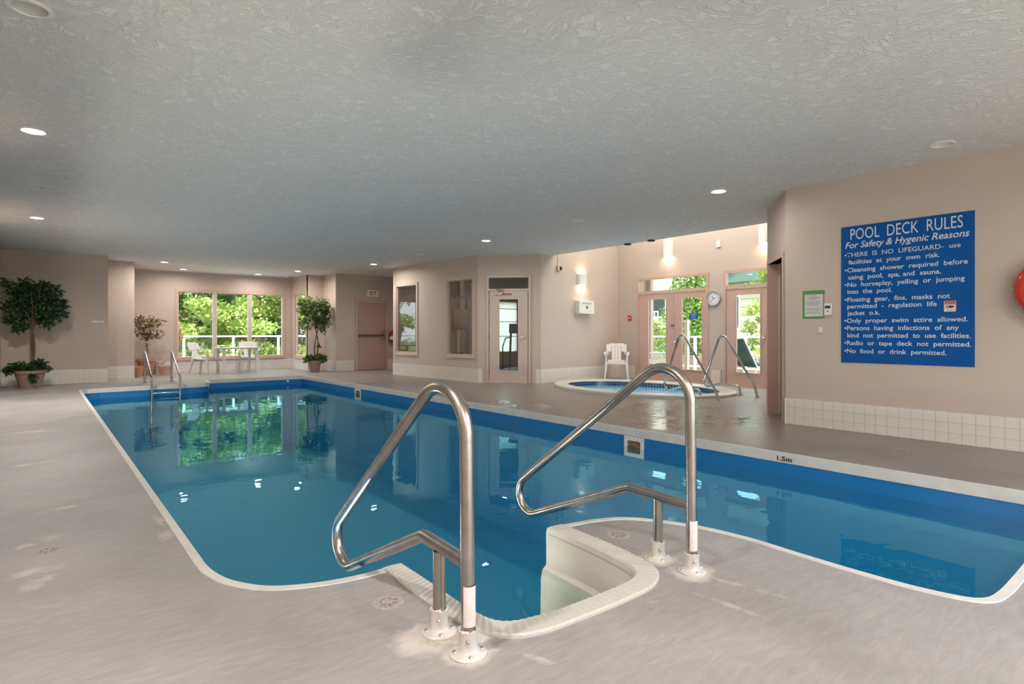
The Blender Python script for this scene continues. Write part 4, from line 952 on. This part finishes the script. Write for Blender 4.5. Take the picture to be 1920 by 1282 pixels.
# ------------------------------------------------------------------ plants
def leafmat(name, cols, rough=.45, trans=.25):
    m = bpy.data.materials.new(name); m.use_nodes = True; N, L = nodes(m); b = N['Principled BSDF']
    g = N.new('ShaderNodeNewGeometry'); cr = N.new('ShaderNodeValToRGB'); L.new(g.outputs['Random Per Island'], cr.inputs[0])
    e = cr.color_ramp.elements
    while len(e) < len(cols): e.new(.5)
    for i, c in enumerate(cols): e[i].position = i/(len(cols)-1); e[i].color = (*c, 1)
    L.new(cr.outputs[0], b.inputs['Base Color']); b.inputs['Roughness'].default_value = rough
    if trans:
        t = N.new('ShaderNodeBsdfTranslucent'); L.new(cr.outputs[0], t.inputs[0]); x = N.new('ShaderNodeMixShader'); x.inputs[0].default_value = trans
        L.new(b.outputs[0], x.inputs[1]); L.new(t.outputs[0], x.inputs[2]); L.new(x.outputs[0], N['Material Output'].inputs[0])
    return m
def leaves(b, pts, size, rnd, droop=.3, wide=.42):
    for p in pts:
        d = Vector((rnd.gauss(0, 1), rnd.gauss(0, 1), rnd.gauss(-droop, .6))).normalized(); s = d.orthogonal().normalized()
        s.rotate(Matrix.Rotation(rnd.uniform(0, 2*PI), 3, d)); n = d.cross(s); l = size*rnd.uniform(.7, 1.3); w = l*wide; p = Vector(p)
        a = p; m = p+d*l*.45; t = p+d*l-n*l*.12
        b.add([a, m+s*w*.5+n*l*.06, t, m-s*w*.5+n*l*.06, m], [(0, 1, 4), (1, 2, 4), (2, 3, 4), (3, 0, 4)])
    return b
def cloud(clumps, n, rnd, lim=None, flat=.85):
    tot = sum(c[3]**2 for c in clumps); out = []
    for (x, y, z, r) in clumps:
        for _ in range(int(n*r*r/tot)):
            d = Vector((rnd.gauss(0, 1), rnd.gauss(0, 1), rnd.gauss(0, 1))).normalized()*r*(rnd.random()**.45); out.append((x+d.x, y+d.y, z+d.z*flat))
    if lim: out = [p for p in out if lim[0] < p[0] < lim[1] and p[1] < lim[2]]
    return out
def raw_build(b, name, m, parent, kind=None):
    me = bpy.data.meshes.new(name); me.from_pydata([tuple(p) for p in b.v], [], b.f); me.materials.append(m)
    o = bpy.data.objects.new(name, me); COL.objects.link(o)
    if parent: o.parent = parent
    if kind: o['kind'] = kind
    return o
M_terra = mat('grey_brown_terracotta', (.30, .20, .16), .7, var=.08, vscale=6)
M_terra2 = mat('orange_terracotta', (.55, .24, .14), .7, var=.08, vscale=6)
M_terra3 = mat('pale_pink_terracotta', (.58, .36, .28), .7, var=.08, vscale=6)
M_soil = mat('dark_soil', (.05, .035, .025), .9, bump=.8, bscale=60)
M_bark = mat('brown_bark', (.14, .08, .045), .85, bump=.8, bscale=40, var=.2, vscale=20)
def pot(r0, r1, h, m, parent=None, name='pot'):
    b = MB().lathe([(0, 0), (r0, 0), (r1*.97, h*.82), (r1*1.06, h*.83), (r1*1.08, h), (r1*.98, h), (r1*.94, h*.88), (0, h*.88)], 28)
    return b.build(name, m, parent, True)
LF_dark = leafmat('dark_ficus_leaf', [(.010, .035, .014), (.022, .07, .022), (.045, .12, .035)])
LF_mid = leafmat('green_ficus_leaf', [(.03, .08, .018), (.07, .15, .03), (.16, .24, .06), (.04, .10, .02)])
LF_rose = leafmat('olive_leaf', [(.06, .09, .02), (.12, .14, .04), (.20, .10, .04)])
# left ficus
rnd = random.Random(11)
fi = empty('potted_ficus', (-.18, 15.15, 0), 0, 'tall dark green artificial ficus in a brown pot by the left end wall', 'potted plant')
pot(.17, .25, .36, M_terra, fi); MB().disc((0, 0, .315), .23, 20).build('soil', M_soil, fi)
for k in range(2):
    pts = [(.02*math.cos(k*PI+z*5), .02*math.sin(k*PI+z*5), .3+z) for z in [i*.06 for i in range(16)]]
    MB().tube([(p[0]+.05*math.sin(p[2]*2.2), p[1], p[2]) for p in pts], [.032-.001*i for i in range(16)], 8).build('trunk', M_bark, fi, True)
for k in range(9):
    a_ = k*2.4; e = (.42*math.cos(a_)*rnd.uniform(.5, 1), .42*math.sin(a_)*rnd.uniform(.5, 1), rnd.uniform(1.55, 2.15))
    MB().tube([(.03, 0, 1.15), (.03+e[0]*.4, e[1]*.4, 1.15+(e[2]-1.15)*.55), e], [.018, .012, .005], 6).build('branch', M_bark, fi, True)
cl_ = [(.02, 0, 1.80, .30), (-.22, .0, 1.98, .18), (-.34, 0, 1.66, .18), (.28, 0, 1.78, .24), (.44, .02, 1.50, .17), (.18, 0, 2.06, .16), (-.08, 0, 2.10, .13), (-.30, .02, 1.40, .13), (-.14, 0, 1.26, .12), (.16, 0, 1.44, .18), (.50, 0, 1.72, .15), (-.38, 0, 2.12, .1), (0, .05, 1.55, .22), (.38, 0, 1.98, .12), (-.22, 0, 1.18, .07), (.3, 0, 1.3, .1)]
raw_build(leaves(MB(), cloud(cl_, 2500, rnd, (-.41, 9, .6)), .095, rnd), 'foliage', LF_dark, fi, 'stuff')
cl_ = [(-.18, -.05, .42, .14), (.12, -.08, .44, .15), (-.30, -.05, .38, .10), (.22, .02, .40, .10), (-.02, -.16, .40, .12), (.03, -.24, .27, .06), (.05, -.24, .18, .05)]
raw_build(leaves(MB(), cloud(cl_, 900, rnd), .075, rnd, .2, .7), 'underplanting', LF_dark, fi, 'stuff')
# right ficus
fi = empty('potted_ficus', (6.07, 16.38, 0), 0, 'lighter green ficus with twisted double trunk beside the pink exit door', 'potted plant')
pot(.125, .18, .33, M_terra, fi); MB().disc((0, 0, .29), .165, 20).build('soil', M_soil, fi)
for k in range(2):
    MB().tube([(.05*math.sin(z*4.2+k*PI)+.06*math.sin(z*2), .03*math.cos(z*4.2+k*PI), .28+z) for z in [i*.06 for i in range(18)]], [.022-.0005*i for i in range(18)], 8).build('trunk', M_bark, fi, True)
for k in range(8):
    a_ = k*2.4; e = (.38*math.cos(a_)*rnd.uniform(.5, 1), .3*math.sin(a_)*rnd.uniform(.5, 1), rnd.uniform(1.4, 2.1))
    MB().tube([(.05, 0, 1.25), (.05+e[0]*.4, e[1]*.4, 1.25+(e[2]-1.25)*.55), e], [.014, .01, .004], 6).build('branch', M_bark, fi, True)
cl_ = [(-.18, .0, 1.95, .24), (.12, 0, 1.92, .26), (.32, 0, 1.90, .24), (-.05, 0, 1.65, .28), (.28, 0, 1.60, .28), (.1, 0, 1.42, .24), (.32, 0, 1.38, .17), (-.32, 0, 1.75, .17), (-.28, 0, 1.45, .15), (-.36, 0, 2.02, .13), (.25, 0, 1.2, .12), (-.18, 0, 1.25, .1), (.42, 0, 1.75, .14)]
raw_build(leaves(MB(), cloud(cl_, 2600, rnd, (-9, .43, .6)), .08, rnd), 'foliage', LF_mid, fi, 'stuff')
cl_ = [(-.14, -.03, .42, .12), (.12, -.05, .42, .14), (-.26, -.02, .36, .09), (.24, 0, .40, .12), (0, -.1, .36, .1), (.2, -.05, .3, .06), (.12, 0, .75, .05)]
raw_build(leaves(MB(), cloud(cl_, 850, rnd), .07, rnd, .2, .6), 'underplanting', LF_mid, fi, 'stuff')
# flowering tree and its neighbouring pots
ft = empty('flowering_potted_tree', (2.13, 17.78, 0), 0, 'slim artificial tree with pink blossoms in the left corner of the bay', 'potted plant')
pot(.15, .21, .44, mat('brown_terracotta', (.42, .24, .17), .7), ft)
MB().tube([(.0, 0, .36), (.02, 0, .7), (.0, 0, 1.0)], [.018, .015, .012], 8).build('trunk', M_bark, ft, True)
brs = []
for k in range(14):
    a_ = k*2.4; e = (.34*math.cos(a_)*rnd.uniform(.5, 1.1), .3*math.sin(a_)*rnd.uniform(.5, 1.1), rnd.uniform(1.0, 1.55)); brs.append(e)
    MB().tube([(.0, 0, .9), (e[0]*.4, e[1]*.4, .9+(e[2]-.9)*.5), e], [.009, .006, .003], 5).build('branch', M_bark, ft, True)
cl_ = [(e[0]*.9, e[1]*.9, e[2], .13) for e in brs]+[(0, 0, 1.3, .22), (0, 0, 1.0, .14), (.12, 0, 1.05, .14), (-.15, 0, 1.05, .13), (.3, 0, .98, .08), (.1, 0, 1.48, .13), (-.12, 0, 1.46, .13), (.44, 0, 1.42, .05), (.0, 0, .82, .07), (-.25, 0, 1.15, .1)]
raw_build(leaves(MB(), cloud(cl_, 1000, rnd, (-.28, 9, .6)), .065, rnd, 0, .45), 'foliage', LF_rose, ft, 'stuff')
b = MB()
for p in cloud(cl_, 110, rnd, (-.3, 9, .6)): b.ball(p, rnd.uniform(.022, .036), (1, 1, .8), 4)
raw_build(b, 'blossoms', leafmat('pink_blossom', [(.75, .30, .22), (.85, .50, .38), (.70, .22, .20)], trans=0), ft, 'stuff')
o = pot(.105, .15, .27, M_terra2); o.name = 'terracotta_pot'; o.location = (1.86, 17.2, 0); tag(o, 'small orange terracotta pot nearest the alcove corner', 'plant pot', 'empty pots in the bay corner')
o = pot(.10, .135, .37, mat('pinkish_white_glaze', (.62, .48, .43), .5)); o.name = 'tall_pot'; o.location = (2.42, 18.02, 0); tag(o, 'tall pale pinkish pot behind the other pots', 'plant pot', 'empty pots in the bay corner')
o = pot(.115, .165, .26, M_terra3); o.name = 'terracotta_pot'; o.location = (2.52, 17.55, 0); tag(o, 'wide pale pink terracotta pot, rightmost of the pots', 'plant pot', 'empty pots in the bay corner')

# ------------------------------------------------------------------ fitness room contents
M_gym = mat('gym_grey', (.22, .22, .23), .4)
tm = empty('treadmill', (9.25, 11.2, 0), math.radians(-55), 'grey treadmill behind the glazed fitness room door', 'treadmill')
MB().bbox(-.36, .36, -.85, .85, .06, .20, .02).build('deck', M_gym, tm); MB().box(-.25, .25, -.83, .75, .198, .205).build('belt', M_black, tm)
for s in (-1, 1):
    MB().tube([(s*.33, .62, .12), (s*.33, .78, 1.15)], .028, 10).build('upright', M_gym, tm, True)
    MB().tube(fillet([(s*.33, .74, 1.0), (s*.36, .35, .98), (s*.36, .10, .75), (s*.34, .1, .2)], [.1, .1], 6), .016, 8).build('handrail', M_gym, tm, True)
MB().bbox(-.36, .36, .66, .84, 1.10, 1.36, .03).build('console', M_gym, tm)
mt_ = MB().bbox(8.25, 9.15, 10.0, 10.9, .006, .035, .01).build('exercise_mat', mat('blue_mat', (.01, .10, .20), .6), label='blue exercise mat on the fitness room floor behind the door', cat='mat')
wr = empty('weight_machine', (8.55, 12.75, 0), .3, 'dark weight machine seen through the fitness room window', 'exercise machine')
for x in (-.4, .4):
    MB().box(x-.03, x+.03, -.03, .03, 0, 2.1).build('upright', M_gym, wr)
    MB().box(x-.04, x+.04, -.5, .5, 0, .06).build('foot', M_gym, wr)
MB().box(-.43, .43, -.03, .03, 2.04, 2.1).build('crossbar', M_gym, wr)
for k in range(9): MB().bbox(-.14, .14, -.08, .08, .1+k*.055, .15+k*.055, .004).build('weight_plate', M_black, wr)
MB().bbox(-.15, .15, -.55, -.2, .42, .5, .03).build('seat', M_black, wr)
MB().bbox(-.3, .3, -.09, -.03, 1.2, 1.75, .02).build('guard_panel', mat('beige_panel', (.4, .3, .2), .6), wr)
pc = MB().box(9.0, 9.14, 13.3, 13.44, 0, 2.85).build('trim_2', M_frame, kind='structure')
d_ = bpy.data.lights.new('fitness_room_light', 'AREA'); d_.shape = 'DISK'; d_.size = .15; d_.energy = 6; d_.color = LAMP_COL
a_ = bpy.data.objects.new('fitness_room_light', d_); COL.objects.link(a_); a_.location = (9.6, 12.0, H-.02)
r = empty('recessed_downlight', (9.6, 12.0, H), 0, 'lit recessed ceiling light inside the fitness room', 'ceiling light')
MB().lathe([(.105, 0), (.10, -.008), (.08, -.006), (.078, 0)], 24).build('trim_ring', M_white, r, True); MB().disc((0, 0, -.003), .08, 24, up=False).build('lamp_lens', M_lamp_on, r)

# ------------------------------------------------------------------ outside
M_ter = mat('terrace_concrete', (.50, .47, .43), .8, var=.06, vscale=1); M_grass = mat('lawn', (.16, .24, .05), .9, var=.25, vscale=1.2, bump=.6, bscale=20)
MB().box(-3, 11.3, 18.76, 21.6, -.15, -.02).build('terrace_bay', M_ter, kind='structure')
MB().box(11.46, 16.2, -2, 18.7, -.15, -.02).box(6.3, 11.46, 14.3, 18.75, -.15, -.02).build('terrace_side', M_ter, kind='structure')
MB().box(-60, -1, -30, 80, -.6, -.5).box(16.2, 70, -30, 80, -.6, -.5).box(-1, 16.2, 21.6, 80, -.6, -.5).box(-1, 16.2, -30, -2.5, -.6, -.5).build('lawn_ground', M_grass, kind='structure')
M_rail = mat('white_railing', (.85, .84, .82), .4)
def railing(name, p, q, lab, n, zb=.12, ztop=1.03, glass=True):
    M = frame_from(p, q); L_ = math.hypot(q[0]-p[0], q[1]-p[1]); r = empty(name, (0, 0, 0), 0, lab, 'railing', 'white railings round the terrace')
    MB().box(0, L_, -.035, .035, ztop-.05, ztop, M).build('top_rail', M_rail, r); MB().box(0, L_, -.02, .02, zb, zb+.04, M).build('bottom_rail', M_rail, r)
    for i in range(n+1): MB().box(L_*i/n-.035*(i > 0), L_*i/n+.035, -.03, .03, -.02, ztop-.05, M).build('post', M_rail, r)
    if glass:
        for i in range(n): MB().box(L_*i/n+.05, L_*(i+1)/n-.05, -.004, .004, zb+.04, ztop-.05, M).build('glass_panel', M_glass, r)
railing('terrace_railing', (.6, 21.2), (11.0, 21.2), 'white glass-panelled railing outside the bay window', 7)
pw = MB().box(15.0, 15.2, 3.5, 18.6, -.1, .43).build('parapet', mat('tan_parapet', (.48, .37, .28), .8, var=.05), label='low tan parapet wall outside the glass doors', cat='wall')
railing('terrace_railing', (14.9, 17.5), (14.9, 3.5), 'white glass-panelled railing outside the double glass doors', 9)
cw = MB().box(12.3, 12.9, 10.15, 10.7, -.1, 3.6).build('column', mat('cream_stucco', (.72, .60, .44), .8), label='cream column outside left of the double glass doors', cat='column')
MB().box(11.44, 13.6, 3.5, 11.0, 2.75, 2.95).build('soffit', mat('cream_soffit', (.75, .66, .52), .8), kind='structure')
lp = empty('bollard_post', (13.4, 9.0, -.02), 0, 'slim cream post on the terrace behind the right glass door', 'post')
MB().box(-.05, .05, -.05, .05, 0, 1.42).build('shaft', mat('cream_post', (.70, .62, .5), .7), lp); MB().bbox(-.07, .07, -.07, .07, 1.42, 1.47, .01).build('cap', M_rail, lp)
# loungers
def lounge(loc, rz, cm_, lab, stripe):
    r = empty('patio_chair', loc, rz, lab, 'patio chair', 'cushioned chairs on the terrace')
    for s in (-1, 1):
        MB().tube(fillet([(s*.3, -.55, 0), (s*.3, -.5, .40), (s*.3, .25, .36), (s*.3, .65, 1.0)], [.1, .1], 6), .016, 8).build('side_frame', M_rail, r, True)
        MB().tube([(s*.3, .25, .36), (s*.3, .45, 0)], .016, 8).build('leg', M_rail, r, True)
        MB().tube(fillet([(s*.33, -.45, .38), (s*.33, -.4, .62), (s*.33, .35, .62)], [.1], 6), .016, 8).build('armrest', M_rail, r, True)
    Mb = Matrix.Translation((0, .25, .40)) @ Matrix.Rotation(math.radians(-32), 4, 'X')
    if stripe:
        for k in range(8):
            mm = cm_ if k % 2 else mat('cream_cushion', (.75, .70, .58), .9)
            MB().bbox(-.28+k*.07, -.21+k*.07, -.55, .25, .36, .44, .012).build('seat_cushion_panel', mm, r); MB().bbox(-.28+k*.07, -.21+k*.07, -.0, .08, .0, .72, .012, Mb).build('back_cushion_panel', mm, r)
    else:
        MB().bbox(-.28, .28, -.55, .25, .36, .43, .02).build('seat_cushion', cm_, r); MB().bbox(-.28, .28, 0, .07, 0, .72, .02, Mb).build('back_cushion', cm_, r)
lounge((12.35, 9.35, -.02), math.radians(60), mat('striped_green_grey', (.16, .19, .12), .9), 'striped cushioned patio chair outside the left glass door', True)
lounge((12.75, 6.75, -.02), math.radians(75), mat('dark_green_sling', (.02, .10, .08), .8), 'dark green patio chair outside the single glass door', False)
# apartment building across the lawn
M_siding = bpy.data.materials.new('cream_siding'); M_siding.use_nodes = True
M_siding.node_tree.nodes['Principled BSDF'].inputs['Base Color'].default_value = (.68, .61, .52, 1)
ab = empty('apartment_building', (28, 0, 0), 0, 'pale apartment building with white balconies across the lawn', 'building')
MB().box(0, 10, 17.0, 27, -.5, 6.4).box(0, 10, 10.5, 17.0, -.5, 3.7).build('wall_block', M_siding, ab)
for z in [i*.42 for i in range(1, 16)]: MB().box(-.03, 0, 10.5 if z < 4 else 17.0, 27, z-.5, z-.47).build('siding_joint', mat('siding_line', (.42, .36, .30), .8), ab)
M_dkglass = mat('dark_window', (.05, .07, .08), .1)
for (y, z, w_, h_) in ((20.6, 2.1, .8, 1.5), (21.8, 4.2, 1.4, 1.3), (15.9, 1.4, .45, 1.6), (24, 2.1, 1.0, 1.5), (12.5, 2.0, 1.2, 1.4), (19.4, 4.3, .9, 1.3)):
    fr = MB().box(-.08, .02, y-w_/2-.08, y+w_/2+.08, z-.08, z+h_+.08).build('window_frame', M_rail, ab); MB().box(-.1, -.07, y-w_/2, y+w_/2, z, z+h_).build('window_pane', M_dkglass, fr)
for (y0_, y1_, z) in ((19.8, 23.2, 1.3), (19.8, 23.4, 3.5), (14.9, 17.3, .3)):
    bf = MB().box(-1.3, 0, y0_, y1_, z, z+.22).build('balcony_floor', M_rail, ab)
    MB().box(-1.3, -1.25, y0_, y1_, z+1.0, z+1.06).build('balcony_rail', M_rail, bf)
    for k in range(int((y1_-y0_)/.22)): MB().box(-1.29, -1.26, y0_+k*.22, y0_+k*.22+.04, z+.22, z+1.0).build('baluster', M_rail, bf)
b = MB(); b.add([(-.8, 11.2, 3.7), (-.8, 17.2, 3.7), (-.8, 14.2, 4.95), (6, 11.2, 3.7), (6, 17.2, 3.7), (6, 14.2, 4.95)], [(0, 2, 1), (3, 4, 5), (0, 3, 5, 2), (1, 2, 5, 4), (0, 1, 4, 3)])
b.build('gable_roof', mat('green_grey_shingle', (.13, .19, .16), .8), ab)
MB().tube([(-.86, 11.0, 3.6), (-.86, 14.2, 5.0), (-.86, 17.4, 3.6)], .1, 4).build('gable_trim', M_rail, ab)
# trees
LF_out1 = leafmat('bright_maple_leaf', [(.26, .38, .06), (.44, .54, .14), (.60, .62, .24), (.20, .34, .07)], .6, .45)
LF_out2 = leafmat('deep_green_leaf', [(.04, .13, .04), (.12, .26, .06), (.24, .40, .10)], .6, .35)
LF_out3 = leafmat('conifer_leaf', [(.08, .16, .03), (.18, .30, .05), (.30, .42, .08)], .6, .35)
def tree(x, y, z0, h, r, m, lab, n=5200, seed=1, size=.22, conif=False, grp='trees beyond the terrace'):
    rn = random.Random(seed); t = empty('leafy_tree', (x, y, z0), 0, lab, 'tree', grp)
    MB().tube([(0, 0, 0), (.1, 0, h*.5), (0, .1, h*.9)], [.16, .12, .04], 8).build('trunk', M_bark, t, True)
    cl = []
    if conif:
        for k in range(26):
            f_ = k/25; rr_ = r*(1-f_)*.8+.25; a_ = k*2.4; cl.append((rr_*.6*math.cos(a_), rr_*.6*math.sin(a_), h*(.05+.95*f_), rr_*.75))
    else:
        for k in range(60):
            a_ = rn.uniform(0, 2*PI); q = r*math.sqrt(rn.random())*.85; z = h*rn.uniform(.10, .95); cl.append((q*math.cos(a_), q*math.sin(a_), z, r*rn.uniform(.18, .34)))
    for k in range(5):
        c = cl[k*5]; MB().tube([(0, 0, h*.25), (c[0]*.5, c[1]*.5, (h*.25+c[2])/2), c[:3]], [.06, .04, .015], 6).build('branch', M_bark, t, True)
    raw_build(leaves(MB(), cloud(cl, n, rn, None, .38 if m is LF_out1 and h > 5.3 else .8), size, rn, .1, .6), 'foliage', m, t, 'stuff')
tree(3.6, 25.0, -.5, 5.5, 2.8, LF_out1, 'bright yellow green tree behind the left pane of the bay window', 15000, 21, .17)
tree(7.0, 25.6, -.5, 5.8, 2.9, LF_out1, 'bright yellow green tree behind the middle pane of the bay window', 15000, 22, .17)
tree(10.3, 26.5, -.5, 6.5, 2.6, LF_out2, 'darker green tree behind the right pane of the bay window', 10000, 23, .17)
tree(5.0, 29.5, -.5, 8.5, 3.8, LF_out2, 'tall deep green tree farther back behind the left of the bay', 16000, 24, .26)
tree(10.5, 31, -.5, 9, 4.2, LF_out2, 'tall deeper green tree farther back behind the right of the bay', 16000, 25, .26)
tree(15.5, 29, -.5, 8, 4.0, LF_out2, 'broad green tree seen through the narrow side window of the bay', 15000, 26, .26)
tree(.5, 28, -.5, 8, 3.6, LF_out1, 'light green tree beyond the left end of the bay window', 7000, 27, .26)
tree(20.5, 26, -.5, 8, 4.0, LF_out2, 'green tree at the far right beyond the bay side window', 7000, 28, .26)
tree(23.5, 15.35, -.5, 8.5, 1.7, LF_out3, 'tall bright green conifer behind the right leaf of the double doors', 8000, 31, .18, True, 'trees beyond the glass doors')
tree(20.5, 10.3, -.5, 5.2, .95, LF_out1, 'yellow green tree behind the single glass door', 4500, 32, .16, False, 'trees beyond the glass doors')
tree(25.5, 18.9, -.5, 2.4, .8, LF_out1, 'low yellow green bush left of the conifer across the lawn', 2000, 33, .14, False, 'trees beyond the glass doors')
def bush(x, y, z, r, m, lab, n, seed):
    rn = random.Random(seed); t = empty('shrub', (x, y, z), 0, lab, 'shrub')
    MB().tube([(0, 0, 0), (0, 0, r)], .03, 6).build('stem', M_bark, t)
    raw_build(leaves(MB(), cloud([(rn.uniform(-r, r)*.6, rn.uniform(-r, r)*.6, r*rn.uniform(.5, 1.3), r*.5) for _ in range(8)], n, rn), .1, rn), 'foliage', m, t, 'stuff')
bush(16.5, 8.6, -.5, .75, LF_out1, 'low leafy shrub behind the railing outside the single glass door', 1800, 41)
bush(17, 7.2, -.5, .7, LF_out3, 'green shrub behind the railing right of the yellow green tree', 1500, 42)
rn = random.Random(5); ob = empty('orange_planter', (3.05, 19.7, -.02), 0, 'orange leaved plant in a pot outside the left edge of the bay window', 'potted plant')
pot(.15, .22, .5, M_terra2, ob); MB().tube([(0, 0, .4), (0, 0, 1.0)], .02, 6).build('stem', M_bark, ob)
raw_build(leaves(MB(), cloud([(0, 0, 1.25, .25), (.08, 0, 1.05, .2), (-.1, 0, 1.4, .16), (.05, 0, .9, .14)], 1100, rn), .08, rn), 'foliage', leafmat('orange_leaf', [(.60, .25, .06), (.65, .36, .12), (.35, .35, .08)], trans=.3), ob, 'stuff')
